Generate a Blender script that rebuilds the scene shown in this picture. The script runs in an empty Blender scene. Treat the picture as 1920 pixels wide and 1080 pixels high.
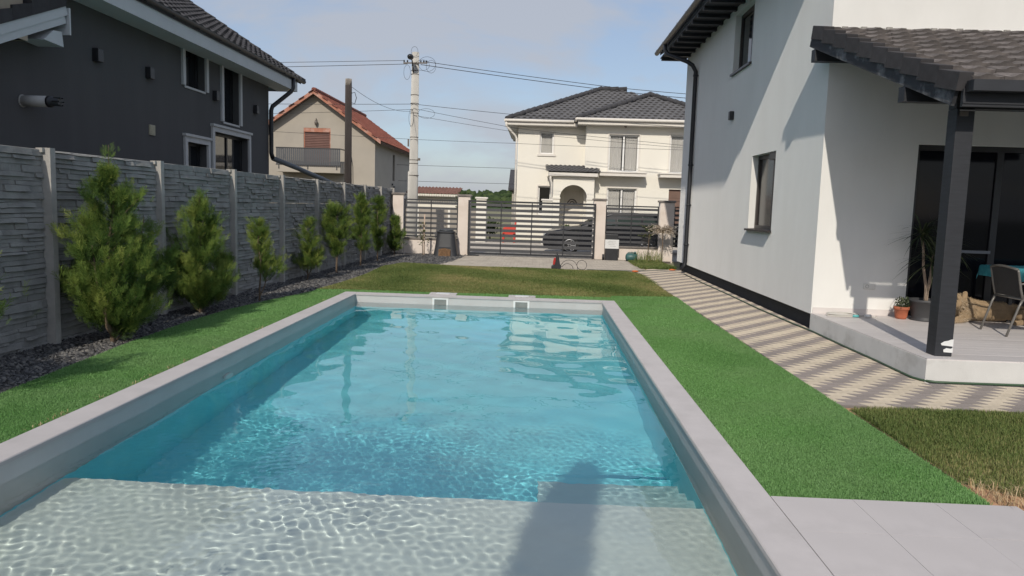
import bpy, bmesh, math, random
import numpy as np
from math import radians, sin, cos, pi, tan
from mathutils import Vector, Matrix

S = bpy.context.scene
C = S.collection

# ------------------------------------------------------------------ camera
cam_d = bpy.data.cameras.new('camera')
cam_d.sensor_width = 36.0
cam_d.lens = 1400.0 / 1920.0 * 36.0
cam_d.clip_start = 0.05
cam_d.clip_end = 3000.0
cam = bpy.data.objects.new('camera', cam_d)
C.objects.link(cam)
R_, U_, F_ = (Vector((0.99888386, 0.03618924, 0.03035427)), Vector((-0.03412413, 0.10856772, 0.99350319)),
              Vector((-0.03265863, 0.99343011, -0.10968147)))
cam.matrix_world = Matrix(((R_.x, U_.x, -F_.x, 0.0), (R_.y, U_.y, -F_.y, 0.0), (R_.z, U_.z, -F_.z, 1.6), (0, 0, 0, 1)))
S.camera = cam

# ------------------------------------------------------------------ sun and sky
SUN_AZ = radians(8.5)        # the light travels towards +Y and a little towards +X
SUN_EL = radians(33.0)
sun_d = bpy.data.lights.new('sun', 'SUN')
sun_d.energy = 2.45
sun_d.angle = radians(0.55)
sun_d.color = (1.0, 0.93, 0.82)
sun = bpy.data.objects.new('sun', sun_d)
C.objects.link(sun)
L_ = Vector((sin(SUN_AZ) * cos(SUN_EL), cos(SUN_AZ) * cos(SUN_EL), -sin(SUN_EL)))
sun.rotation_euler = L_.to_track_quat('-Z', 'Y').to_euler()
sun.location = (-3, -12, 14)
sun_d.cycles.is_caustics_light = True

world = bpy.data.worlds.new('World')
S.world = world
world.use_nodes = True
nt = world.node_tree
for n in list(nt.nodes):
    nt.nodes.remove(n)
wo = nt.nodes.new('ShaderNodeOutputWorld')
bg = nt.nodes.new('ShaderNodeBackground')
sky = nt.nodes.new('ShaderNodeTexSky')
sky.sky_type = 'NISHITA'
sky.sun_disc = False
sky.sun_elevation = SUN_EL
sky.sun_rotation = pi + SUN_AZ
sky.air_density = 1.0
sky.dust_density = 1.2
sky.ozone_density = 1.5
bg.inputs['Strength'].default_value = 0.15
tc = nt.nodes.new('ShaderNodeTexCoord')
mp = nt.nodes.new('ShaderNodeMapping')
mp.inputs['Scale'].default_value = (1.0, 1.0, 2.6)
mp.inputs['Location'].default_value = (0.35, 0.1, 0.0)
nz = nt.nodes.new('ShaderNodeTexNoise')
nz.inputs['Scale'].default_value = 3.9
nz.inputs['Detail'].default_value = 8.0
nz.inputs['Roughness'].default_value = 0.55
nz.inputs['Distortion'].default_value = 0.4
cr = nt.nodes.new('ShaderNodeValToRGB')
cr.color_ramp.elements[0].position = 0.46
cr.color_ramp.elements[0].color = (0, 0, 0, 1)
cr.color_ramp.elements[1].position = 0.62
cr.color_ramp.elements[1].color = (1, 1, 1, 1)
mul = nt.nodes.new('ShaderNodeMath'); mul.operation = 'MULTIPLY'; mul.inputs[1].default_value = 0.8
hz = nt.nodes.new('ShaderNodeMixRGB')          # thin high haze over the whole sky
hz.inputs['Fac'].default_value = 0.62
hz.inputs['Color2'].default_value = (1.66, 1.90, 2.50, 1)
cl = nt.nodes.new('ShaderNodeMixRGB')          # soft clouds
cl.inputs['Color2'].default_value = (2.75, 2.9, 3.25, 1)
lk = nt.links.new
lk(tc.outputs['Generated'], mp.inputs['Vector']); lk(mp.outputs[0], nz.inputs['Vector'])
lk(nz.outputs['Fac'], cr.inputs['Fac']); lk(cr.outputs['Color'], mul.inputs[0])
lk(sky.outputs[0], hz.inputs['Color1']); lk(hz.outputs[0], cl.inputs['Color1']); lk(mul.outputs[0], cl.inputs['Fac'])
lk(cl.outputs[0], bg.inputs['Color']); lk(bg.outputs[0], wo.inputs['Surface'])

S.view_settings.view_transform = 'Standard'
S.view_settings.look = 'None'
S.view_settings.exposure = 0.22
S.view_settings.gamma = 1.0
S.view_settings.use_curve_mapping = False
S.render.engine = 'CYCLES'
S.cycles.max_bounces = 10
S.cycles.diffuse_bounces = 4
S.cycles.glossy_bounces = 4
S.cycles.transmission_bounces = 8
S.cycles.transparent_max_bounces = 12
S.cycles.volume_bounces = 0
S.cycles.sample_clamp_indirect = 6.0
S.cycles.caustics_reflective = False
S.cycles.caustics_refractive = True
S.cycles.use_denoising = True

# ------------------------------------------------------------------ helpers: materials
def mat(name, col, rough=0.7, vary=0.15, vscale=8.0, bump=0.0, bscale=60.0, metal=0.0, rnd=0.0, spec=0.5,
        stain=None, stain_scale=2.0, stain_amt=0.5, stretch=None, detail=4.0):
    """Principled surface: base colour with noise variation, an optional second (stain) tone, fine bump and per-object variation."""
    m = bpy.data.materials.new(name)
    m.use_nodes = True
    t = m.node_tree
    b = t.nodes['Principled BSDF']
    b.inputs['Roughness'].default_value = rough
    b.inputs['Metallic'].default_value = metal
    b.inputs['Specular IOR Level'].default_value = spec
    if 'Diffuse Roughness' in b.inputs and metal < 0.1 and rough > 0.55:
        b.inputs['Diffuse Roughness'].default_value = 1.0 if rough > 0.84 else 0.6      # matt mineral surfaces scatter light back
    co = t.nodes.new('ShaderNodeTexCoord')
    vec = co.outputs['Object']
    if stretch:
        mpn = t.nodes.new('ShaderNodeMapping'); mpn.inputs['Scale'].default_value = stretch
        t.links.new(vec, mpn.inputs['Vector']); vec = mpn.outputs[0]
    n = t.nodes.new('ShaderNodeTexNoise')
    n.inputs['Scale'].default_value = vscale; n.inputs['Detail'].default_value = detail; n.inputs['Roughness'].default_value = 0.6
    t.links.new(vec, n.inputs['Vector'])
    r = t.nodes.new('ShaderNodeValToRGB')
    c = Vector(col[:3])
    r.color_ramp.elements[0].position = 0.3; r.color_ramp.elements[1].position = 0.7
    r.color_ramp.elements[0].color = (*(c * (1 - vary)), 1)
    r.color_ramp.elements[1].color = (*(c * (1 + vary)), 1)
    t.links.new(n.outputs['Fac'], r.inputs['Fac'])
    out = r.outputs['Color']
    if stain is not None:
        n2 = t.nodes.new('ShaderNodeTexNoise'); n2.inputs['Scale'].default_value = stain_scale; n2.inputs['Detail'].default_value = 6
        n2.inputs['Roughness'].default_value = 0.65
        t.links.new(vec, n2.inputs['Vector'])
        r2 = t.nodes.new('ShaderNodeValToRGB'); r2.color_ramp.elements[0].position = 0.5; r2.color_ramp.elements[1].position = 0.68
        r2.color_ramp.elements[1].color = (stain_amt,) * 3 + (1,)
        t.links.new(n2.outputs['Fac'], r2.inputs['Fac'])
        mx = t.nodes.new('ShaderNodeMixRGB'); mx.inputs['Color2'].default_value = (*stain, 1)
        t.links.new(r2.outputs['Color'], mx.inputs['Fac']); t.links.new(out, mx.inputs['Color1']); out = mx.outputs[0]
    if rnd:
        oi = t.nodes.new('ShaderNodeObjectInfo')
        mr = t.nodes.new('ShaderNodeMapRange'); mr.inputs['To Min'].default_value = 1 - rnd; mr.inputs['To Max'].default_value = 1 + rnd
        t.links.new(oi.outputs['Random'], mr.inputs['Value'])
        vm = t.nodes.new('ShaderNodeVectorMath'); vm.operation = 'SCALE'
        t.links.new(out, vm.inputs[0]); t.links.new(mr.outputs[0], vm.inputs['Scale']); out = vm.outputs[0]
    t.links.new(out, b.inputs['Base Color'])
    if bump:
        n3 = t.nodes.new('ShaderNodeTexNoise'); n3.inputs['Scale'].default_value = bscale; n3.inputs['Detail'].default_value = 5
        t.links.new(vec, n3.inputs['Vector'])
        bp = t.nodes.new('ShaderNodeBump'); bp.inputs['Strength'].default_value = bump; bp.inputs['Distance'].default_value = 0.01
        t.links.new(n3.outputs['Fac'], bp.inputs['Height']); t.links.new(bp.outputs[0], b.inputs['Normal'])
    return m

def foliage_mat(name, cols, rough=0.6, trans=0.25, patch=None, patch_scale=1.2):
    """Leaf / blade surface: colour picked by the per-blade attribute 'tone', with optional broad patches of another tone."""
    m = bpy.data.materials.new(name); m.use_nodes = True
    t = m.node_tree; b = t.nodes['Principled BSDF']
    b.inputs['Roughness'].default_value = rough
    b.inputs['Specular IOR Level'].default_value = 0.25
    a = t.nodes.new('ShaderNodeAttribute'); a.attribute_name = 'tone'
    r = t.nodes.new('ShaderNodeValToRGB')
    els = r.color_ramp.elements
    els[0].position = 0.0; els[0].color = (*cols[0], 1)
    els[1].position = 1.0; els[1].color = (*cols[-1], 1)
    for i, c in enumerate(cols[1:-1], 1):
        e = els.new(i / (len(cols) - 1)); e.color = (*c, 1)
    t.links.new(a.outputs['Fac'], r.inputs['Fac'])
    out = r.outputs['Color']
    if patch is not None:
        co = t.nodes.new('ShaderNodeTexCoord'); n2 = t.nodes.new('ShaderNodeTexNoise')
        n2.inputs['Scale'].default_value = patch_scale; n2.inputs['Detail'].default_value = 5
        t.links.new(co.outputs['Object'], n2.inputs['Vector'])
        r2 = t.nodes.new('ShaderNodeValToRGB'); r2.color_ramp.elements[0].position = 0.42; r2.color_ramp.elements[1].position = 0.62
        t.links.new(n2.outputs['Fac'], r2.inputs['Fac'])
        mx = t.nodes.new('ShaderNodeMixRGB'); mx.inputs['Color2'].default_value = (*patch, 1)
        t.links.new(r2.outputs['Color'], mx.inputs['Fac']); t.links.new(out, mx.inputs['Color1']); out = mx.outputs[0]
    t.links.new(out, b.inputs['Base Color'])
    if trans:
        tr = t.nodes.new('ShaderNodeBsdfTranslucent'); ms = t.nodes.new('ShaderNodeMixShader'); ms.inputs[0].default_value = trans
        t.links.new(out, tr.inputs['Color'])
        t.links.new(b.outputs[0], ms.inputs[1]); t.links.new(tr.outputs[0], ms.inputs[2])
        t.links.new(ms.outputs[0], t.nodes['Material Output'].inputs['Surface'])
    return m

def glass_mat(name, col=(0.02, 0.022, 0.026), rough=0.04):
    m = bpy.data.materials.new(name); m.use_nodes = True
    b = m.node_tree.nodes['Principled BSDF']
    b.inputs['Base Color'].default_value = (*col, 1); b.inputs['Roughness'].default_value = rough
    b.inputs['Specular IOR Level'].default_value = 0.8
    return m

# ------------------------------------------------------------------ helpers: geometry
ORG = {}
class MB:
    """Collects shapes in world (or parent-local) metres and links them as one mesh object."""
    def __init__(s): s.v = []; s.f = []; s.sm = []
    def add(s, vs, fs, smooth=False):
        k = len(s.v); s.v.extend([tuple(p) for p in vs]); s.f.extend([tuple(i + k for i in f) for f in fs]); s.sm.extend([smooth] * len(fs)); return s
    def box(s, x0, x1, y0, y1, z0, z1):
        return s.add([(x0, y0, z0), (x1, y0, z0), (x1, y1, z0), (x0, y1, z0), (x0, y0, z1), (x1, y0, z1), (x1, y1, z1), (x0, y1, z1)],
                     [(0, 3, 2, 1), (4, 5, 6, 7), (0, 1, 5, 4), (1, 2, 6, 5), (2, 3, 7, 6), (3, 0, 4, 7)])
    def cbox(s, x0, x1, y0, y1, z0, z1, c=0.01):
        """box with chamfered top edges"""
        vs = [(x0, y0, z0), (x1, y0, z0), (x1, y1, z0), (x0, y1, z0), (x0, y0, z1 - c), (x1, y0, z1 - c), (x1, y1, z1 - c), (x0, y1, z1 - c),
              (x0 + c, y0 + c, z1), (x1 - c, y0 + c, z1), (x1 - c, y1 - c, z1), (x0 + c, y1 - c, z1)]
        return s.add(vs, [(0, 3, 2, 1), (0, 1, 5, 4), (1, 2, 6, 5), (2, 3, 7, 6), (3, 0, 4, 7), (4, 5, 9, 8), (5, 6, 10, 9), (6, 7, 11, 10), (7, 4, 8, 11), (8, 9, 10, 11)])
    def obox(s, c, a, b, d):
        """oriented box: centre c, half-axes a, b, d"""
        c, a, b, d = map(Vector, (c, a, b, d))
        vs = [c - a - b - d, c + a - b - d, c + a + b - d, c - a + b - d, c - a - b + d, c + a - b + d, c + a + b + d, c - a + b + d]
        return s.add(vs, [(0, 3, 2, 1), (4, 5, 6, 7), (0, 1, 5, 4), (1, 2, 6, 5), (2, 3, 7, 6), (3, 0, 4, 7)])
    def bar(s, p0, p1, w, h, up=(0, 0, 1)):
        p0, p1 = Vector(p0), Vector(p1); d = (p1 - p0); l = d.length; d.normalize()
        u = Vector(up); sd = d.cross(u).normalized(); u = sd.cross(d).normalized()
        return s.obox((p0 + p1) / 2, d * l / 2, sd * w / 2, u * h / 2)
    def prism(s, poly, ext):
        """flat polygon (3-D points) extruded along ext"""
        n = len(poly); e = Vector(ext); a = [Vector(p) for p in poly]
        vs = a + [p + e for p in a]
        return s.add(vs, [tuple(range(n))[::-1], tuple(range(n, 2 * n))] + [(i, (i + 1) % n, n + (i + 1) % n, n + i) for i in range(n)])
    def tube(s, pts, r, n=8, caps=True, smooth=True):
        pts = [Vector(p) for p in pts]; m = len(pts); rs = r if hasattr(r, '__len__') else [r] * m
        k = []; ref = None
        for i, p in enumerate(pts):
            d = (pts[min(i + 1, m - 1)] - pts[max(i - 1, 0)]).normalized()
            if ref is None:
                ref = d.orthogonal().normalized()
            a = (ref - d * ref.dot(d)).normalized(); ref = a; b = d.cross(a)
            for j in range(n):
                t = 2 * pi * j / n
                k.append(p + (a * cos(t) + b * sin(t)) * rs[i])
        fs = [(i * n + j, i * n + (j + 1) % n, (i + 1) * n + (j + 1) % n, (i + 1) * n + j) for i in range(m - 1) for j in range(n)]
        s.add(k, fs, smooth)
        if caps:
            b0 = len(s.v) - len(k)
            s.f.append(tuple(b0 + j for j in range(n))[::-1]); s.f.append(tuple(b0 + (m - 1) * n + j for j in range(n))); s.sm += [False, False]
        return s
    def lathe(s, prof, c=(0, 0, 0), n=16, smooth=True, sq=None):
        """profile of (radius, z) turned about a vertical axis; sq>2 makes it squarish"""
        vs = []
        for r, z in prof:
            for j in range(n):
                t = 2 * pi * (j + 0.5) / n
                q = 1.0 if not sq else (abs(cos(t)) ** sq + abs(sin(t)) ** sq) ** (-1.0 / sq)
                vs.append((c[0] + r * q * cos(t), c[1] + r * q * sin(t), c[2] + z))
        m = len(prof)
        fs = [(i * n + j, i * n + (j + 1) % n, (i + 1) * n + (j + 1) % n, (i + 1) * n + j) for i in range(m - 1) for j in range(n)]
        s.add(vs, fs, smooth)
        b0 = len(s.v) - len(vs)
        if prof[0][0] > 1e-4: s.f.append(tuple(b0 + j for j in range(n))[::-1]); s.sm.append(False)
        if prof[-1][0] > 1e-4: s.f.append(tuple(b0 + (m - 1) * n + j for j in range(n))); s.sm.append(False)
        return s
    def ball(s, c, r, n=10, m=7, jit=0.0, rg=None, smooth=True):
        rr = r if hasattr(r, '__len__') else (r, r, r)
        vs = []
        for i in range(m + 1):
            a = pi * i / m
            for j in range(n):
                t = 2 * pi * j / n; q = 1 + (rg.uniform(-jit, jit) if rg and jit else 0)
                vs.append((c[0] + rr[0] * q * sin(a) * cos(t), c[1] + rr[1] * q * sin(a) * sin(t), c[2] - rr[2] * q * cos(a)))
        return s.add(vs, [(i * n + j, i * n + (j + 1) % n, (i + 1) * n + (j + 1) % n, (i + 1) * n + j) for i in range(m) for j in range(n)], smooth)
    def mesh(s, name, org=(0, 0, 0)):
        me = bpy.data.meshes.new(name); o = Vector(org)
        me.from_pydata([(p[0] - o.x, p[1] - o.y, p[2] - o.z) for p in s.v], [], s.f)
        me.polygons.foreach_set('use_smooth', s.sm)
        me.update()
        return me
    def build(s, name, m, parent=None, org=None, local=False):
        """links the mesh; world coordinates unless local; org = origin of a parentless thing"""
        po = ORG.get(parent, Vector((0, 0, 0))) if parent is not None else Vector(org or (0, 0, 0))
        if local: po = Vector((0, 0, 0))
        o = bpy.data.objects.new(name, s.mesh(name, po))
        C.objects.link(o)
        for mm in (m if isinstance(m, (list, tuple)) else [m]): o.data.materials.append(mm)
        if parent is not None: o.parent = parent; ORG[o] = po
        else:
            o.location = po; ORG[o] = po
        return o

def fan(o, deg=2.0):
    pass

def link_piece(name, me, parent, loc, rot=(0, 0, 0), scale=(1, 1, 1)):
    """a piece that shares its mesh; loc in world metres"""
    o = bpy.data.objects.new(name, me); C.objects.link(o)
    o.parent = parent; o.location = Vector(loc) - ORG.get(parent, Vector((0, 0, 0))); o.rotation_euler = rot; o.scale = scale
    return o

def thing(name, label, cat, loc=(0, 0, 0), group=None, rz=0.0):
    o = bpy.data.objects.new(name, None); C.objects.link(o)
    o.empty_display_size = 0.2; o.location = loc; o.rotation_euler = (0, 0, rz)
    ORG[o] = Vector(loc)
    return tag(o, label, cat, group)
def tag(o, label, cat, group=None):
    o['label'] = label; o['category'] = cat
    if group: o['group'] = group
    return o
def struct(o, kind='structure', label=None):
    o['kind'] = kind
    if label: o['label'] = label
    return o
def beveled(o, w=0.008, seg=2):
    md = o.modifiers.new('bevel', 'BEVEL'); md.width = w; md.segments = seg; md.limit_method = 'ANGLE'; md.angle_limit = radians(40)
    return o
def fast_mesh(name, verts, loops, sizes, tone=None):
    """big mesh from numpy arrays: verts (n,3), flat loop indices, per-face sizes, per-vertex tone"""
    me = bpy.data.meshes.new(name)
    me.vertices.add(len(verts)); me.vertices.foreach_set('co', np.ascontiguousarray(verts, dtype=np.float32).ravel())
    me.loops.add(len(loops)); me.loops.foreach_set('vertex_index', np.ascontiguousarray(loops, dtype=np.int32))
    sizes = np.asarray(sizes, dtype=np.int32); st = np.concatenate(([0], np.cumsum(sizes)[:-1])).astype(np.int32)
    me.polygons.add(len(sizes)); me.polygons.foreach_set('loop_start', st); me.polygons.foreach_set('loop_total', sizes)
    me.update(calc_edges=True)
    if tone is not None:
        at = me.attributes.new('tone', 'FLOAT', 'POINT'); at.data.foreach_set('value', np.ascontiguousarray(tone, dtype=np.float32))
    return me
# ================================================================== MATERIALS
M = {}
M['coping'] = mat('coping_grey', (0.455, 0.43, 0.43), 0.65, 0.05, 5.0, 0.12, 140, stain=(0.375, 0.355, 0.35), stain_scale=2.0, stain_amt=0.55)
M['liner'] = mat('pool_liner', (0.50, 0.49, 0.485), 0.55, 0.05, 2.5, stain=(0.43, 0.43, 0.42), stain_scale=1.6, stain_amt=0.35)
M['liner_shelf'] = mat('shelf_liner', (0.79, 0.92, 0.85), 0.55, 0.04, 2.5, stain=(0.70, 0.81, 0.74), stain_scale=1.3, stain_amt=0.45)  # faint green of the water put into the liner colour
M['liner_water_blue'] = mat('pool_liner_painted_water_blue', (0.23, 0.86, 0.95), 0.55, 0.05, 1.5, stain=(0.205, 0.80, 0.92), stain_scale=0.8, stain_amt=0.5)  # light absorbed by the deep water, painted into the liner as blue
M['liner_mid'] = mat('pool_liner_painted_water_tint', (0.46, 0.70, 0.69), 0.55, 0.05, 2.5)  # weaker water tint over the steps, also put into the liner colour
M['white_plastic'] = mat('white_plastic', (0.75, 0.75, 0.74), 0.4, 0.03)
M['dark_void'] = mat('dark_inside', (0.02, 0.02, 0.022), 0.8, 0.1)
M['soil'] = mat('bare_soil', (0.16, 0.115, 0.075), 0.95, 0.3, 9.0, 0.6, 40)

# ================================================================== POOL
Z_W = -0.15
PX0, PX1, PY0, PY1 = -3.15, 1.15, 1.0, 12.8
CW = 0.21
pool = thing('swimming_pool', 'long rectangular swimming pool with pale grey coping and submerged shallow shelf', 'swimming pool', (0, 7, 0))
b = MB()
ZS, ZD, YS = -0.66, -1.60, 4.78
# walls in two bands (grey above the shelf line, below it the water's blue painted on) and floors
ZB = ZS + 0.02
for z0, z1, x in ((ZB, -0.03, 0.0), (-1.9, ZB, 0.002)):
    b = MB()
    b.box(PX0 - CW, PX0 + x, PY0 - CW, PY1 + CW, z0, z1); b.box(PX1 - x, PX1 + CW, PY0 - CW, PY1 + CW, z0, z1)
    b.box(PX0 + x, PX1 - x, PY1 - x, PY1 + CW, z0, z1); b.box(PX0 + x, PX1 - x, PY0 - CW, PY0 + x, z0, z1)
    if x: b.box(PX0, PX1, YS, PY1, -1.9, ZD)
    o = b.build('deep_basin' if x else 'basin_wall', M['liner_water_blue' if x else 'liner'], pool)
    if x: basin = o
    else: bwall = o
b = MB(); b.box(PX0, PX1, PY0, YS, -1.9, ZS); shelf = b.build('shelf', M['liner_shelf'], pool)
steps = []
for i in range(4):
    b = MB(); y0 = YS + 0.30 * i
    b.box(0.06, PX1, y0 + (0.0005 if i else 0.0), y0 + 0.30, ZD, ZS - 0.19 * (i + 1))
    steps.append(b.build('step', M['liner_mid'] if i < 3 else M['liner_water_blue'], pool))
b = MB(); b.box(-0.20, 0.0595, YS, YS + 0.55, ZD, ZS - 0.57); steps.append(b.build('step', M['liner_mid'], pool))
b = MB()
e = 0.014
b.cbox(PX0 - CW - e, PX0 + e, PY0 - CW - e, PY1 + CW + e, -0.03, 0.0, 0.006); co1 = b.build('coping', M['coping'], pool)
b = MB(); b.cbox(PX1 - e, PX1 + CW + e, PY0 - CW - e, PY1 + CW + e, -0.03, 0.0, 0.006); co2 = b.build('coping', M['coping'], pool)
b = MB(); b.cbox(PX0 + e, PX1 - e, PY1 - e, PY1 + CW + e, -0.03, 0.0, 0.006); co3 = b.build('coping', M['coping'], pool)
b = MB(); b.cbox(PX0 + e, PX1 - e, PY0 - CW - e, PY0 + e, -0.03, 0.0, 0.006); co4 = b.build('coping', M['coping'], pool)
for sx in (-1.655, -0.25):
    b = MB(); w, t = 0.14, 0.035                                       # skimmer mouth: a white frame round a dark slot
    y0, y1 = PY1 - 0.02, PY1 - 0.001
    b.box(sx - w, sx + w, y0, y1, -0.055, -0.03 - 0.003); b.box(sx - w, sx + w, y0, y1, -0.235, -0.21)
    b.box(sx - w, sx - w + t, y0, y1, -0.21, -0.055); b.box(sx + w - t, sx + w, y0, y1, -0.21, -0.055)
    sk = b.build('skimmer', M['white_plastic'], pool)
    b = MB(); b.box(sx - w + t, sx + w - t, PY1 - 0.008, PY1 - 0.002, -0.21, -0.055); b.build('skimmer_flap', mat('flap_grey', (0.22, 0.23, 0.22), 0.5), sk)
    b = MB(); b.cbox(sx - 0.24, sx + 0.24, PY1 + CW + 0.02, PY1 + CW + 0.30, -0.03, 0.006, 0.004); ld = b.build('skimmer_surround', M['coping'], pool)
    b = MB(); b.cbox(sx - 0.12, sx + 0.12, PY1 + CW + 0.06, PY1 + CW + 0.26, 0.006, 0.012, 0.003); b.build('skimmer_lid', M['white_plastic'], ld)
b = MB(); b.tube([(PX0 + 0.001, 7.42, -0.46), (PX0 + 0.03, 7.42, -0.46)], [0.11, 0.095], 20); b.build('pool_light', M['white_plastic'], pool)
# thin joint of the underwater hatch in the shallow shelf
b = MB()
for x0, x1, y0, y1 in ((0.12, 0.98, 3.62, 3.628), (0.12, 0.98, 3.33, 3.336), (0.98, 0.986, 3.33, 3.628), (0.115, 0.12, 3.33, 3.628)):
    b.box(x0, x1, y0, y1, ZS - 0.002, ZS + 0.0025)
b.build('hatch_joint', mat('joint_dark', (0.10, 0.10, 0.09), 0.8, 0.3), pool)

# ------------------------------------------------------------------ water: a closed body, its sides and bottom sunk in the basin walls
def water_mat():
    m = bpy.data.materials.new('pool_water'); m.use_nodes = True
    t = m.node_tree
    for n in list(t.nodes): t.nodes.remove(n)
    o = t.nodes.new('ShaderNodeOutputMaterial')
    g = t.nodes.new('ShaderNodeBsdfGlass'); g.inputs['IOR'].default_value = 1.333; g.inputs['Roughness'].default_value = 0.0
    g.inputs['Color'].default_value = (1, 1, 1, 1)
    t.links.new(g.outputs[0], o.inputs['Surface'])
    return m
M['water'] = water_mat()
def ripple(x, y):
    rg = np.random.default_rng(5)
    h = np.zeros_like(x)
    calm = 1 / (1 + np.exp(-(x - (-0.35) + 0.25 * np.sin(y * 1.3)) * 3.0)) * 1 / (1 + np.exp((y - 6.0) * 1.2))   # calmer in the near right corner
    fine = 1 - 0.78 * calm
    far = np.clip((6.4 - y) / 1.6, 0.07, 1)
    for lam, amp, n, wv in ((1.3, 0.0014, 7, 1), (0.55, 0.00085, 12, 0.5 + 0.5 * fine), (0.26, 0.00036, 20, fine * (0.35 + 0.65 * far)), (0.12, 0.00019, 26, fine * far), (0.075, 0.00025, 28, fine * far)):
        g = np.zeros_like(x)
        for k in range(n):
            a = rg.normal(1.75, 0.75) if lam > 0.3 else rg.uniform(0, 2 * pi)
            kk = 2 * pi / (lam * rg.uniform(0.75, 1.35))
            g += amp * rg.uniform(0.5, 1.0) / math.sqrt(n) * 1.6 * np.sin(kk * (x * cos(a) + y * sin(a)) + rg.uniform(0, 2 * pi))
        if lam < 0.3:
            wv = wv * np.clip(0.75 + 0.5 * np.sin(x * 2.3 + 1.1 * np.sin(y * 1.9)) * np.sin(y * 2.7 + 0.8 * np.sin(x * 2.1)) + (0.25 if lam < 0.1 else 0), 0.2, 1.4)
        h += g * wv
    return h
def make_water():
    x0, x1, y0, y1 = PX0 - 0.08, PX1 + 0.08, PY0 - 0.08, PY1 + 0.08
    xs = np.linspace(x0, x1, 330); ys = np.concatenate([np.linspace(y0, 2.6, 60), np.linspace(2.613, 6.5, 300), np.linspace(6.52, y1, 290)])
    nx, ny = len(xs), len(ys)
    X, Y = np.meshgrid(xs, ys)
    Z = Z_W + ripple(X, Y)
    top = np.stack([X.ravel(), Y.ravel(), Z.ravel()], 1)
    idx = np.arange(nx * ny).reshape(ny, nx)
    q = np.stack([idx[:-1, :-1], idx[:-1, 1:], idx[1:, 1:], idx[1:, :-1]], -1).reshape(-1, 4)
    faces = [tuple(f) for f in q.tolist()]
    verts = top.tolist()
    ring = list(idx[0, :]) + list(idx[1:, -1]) + list(idx[-1, -2::-1]) + list(idx[-2:0:-1, 0])
    base = len(verts); n = len(ring)
    for r in ring: verts.append((verts[r][0], verts[r][1], -1.8))
    for i in range(n): faces.append((int(ring[i]), base + i, base + (i + 1) % n, int(ring[(i + 1) % n])))
    faces.append(tuple(base + i for i in range(n))[::-1])
    me = bpy.data.meshes.new('water'); me.from_pydata(verts, [], faces)
    sm = [True] * len(q) + [False] * (n + 1)
    me.polygons.foreach_set('use_smooth', sm); me.update()
    o = bpy.data.objects.new('water', me); C.objects.link(o); me.materials.append(M['water'])
    o['kind'] = 'structure'; o['label'] = 'clear blue rippled water filling the pool'
    return o
water = make_water()
water.cycles.is_caustics_caster = True
for o in [basin, bwall, shelf] + steps:
    o.cycles.is_caustics_receiver = True
# ================================================================== GROUND AND PAVING
rng = np.random.default_rng(11)
RG = random.Random(4)
M['ground'] = mat('ground_earth', (0.16, 0.15, 0.09), 0.95, 0.3, 0.8, 0.4, 20, stain=(0.10, 0.13, 0.045), stain_scale=0.25, stain_amt=0.8)
M['street'] = mat('street_grey', (0.36, 0.33, 0.29), 0.9, 0.15, 1.5, 0.3, 80)
M['turf_base'] = mat('turf_base', (0.09, 0.20, 0.055), 0.9, 0.25, 30)
M['lawn_base'] = mat('lawn_soil', (0.17, 0.155, 0.065), 0.95, 0.35, 4.0, 0.5, 60, stain=(0.17, 0.11, 0.06), stain_scale=1.3, stain_amt=0.7)
M['gravel_base'] = mat('gravel_base', (0.06, 0.058, 0.056), 0.95, 0.4, 30, 0.8, 60)
M['slate'] = mat('slate_chip', (0.085, 0.087, 0.095), 0.75, 0.45, 9.0)
M['joint'] = mat('joint_sand', (0.25, 0.20, 0.15), 0.95, 0.25, 12)
M['paver_dark'] = mat('paver_taupe', (0.215, 0.188, 0.174), 0.85, 0.10, 6, 0.25, 160, rnd=0.10, stain=(0.27, 0.225, 0.19), stain_scale=3.0, stain_amt=0.4)
M['paver_light'] = mat('paver_sand', (0.455, 0.395, 0.31), 0.85, 0.10, 6, 0.25, 160, rnd=0.09, stain=(0.40, 0.315, 0.265), stain_scale=3.0, stain_amt=0.4)
M['paver_drive'] = mat('paver_drive', (0.36, 0.325, 0.28), 0.88, 0.18, 3.0, 0.2, 100, stain=(0.27, 0.23, 0.20), stain_scale=1.0, stain_amt=0.5)
M['deck_tile'] = mat('deck_tile', (0.455, 0.43, 0.43), 0.6, 0.05, 5.0, 0.12, 140, rnd=0.025, stain=(0.38, 0.36, 0.355), stain_scale=2.5, stain_amt=0.4)

b = MB(); BIG = 1500
hx0, hx1, hy0, hy1 = PX0 - 0.1, PX1 + 0.1, PY0 - 0.1, PY1 + 0.1
for x0, x1, y0, y1 in ((-BIG, BIG, hy1, 2 * BIG), (-BIG, BIG, -BIG, hy0), (-BIG, hx0, hy0, hy1), (hx1, BIG, hy0, hy1)):
    b.add([(x0, y0, -0.06), (x1, y0, -0.06), (x1, y1, -0.06), (x0, y1, -0.06)], [(0, 1, 2, 3)])
struct(b.build('ground', M['ground']))
b = MB(); b.box(-70, 70, 24.25, 34.5, -0.2, -0.045); struct(b.build('street', M['street']))

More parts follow.
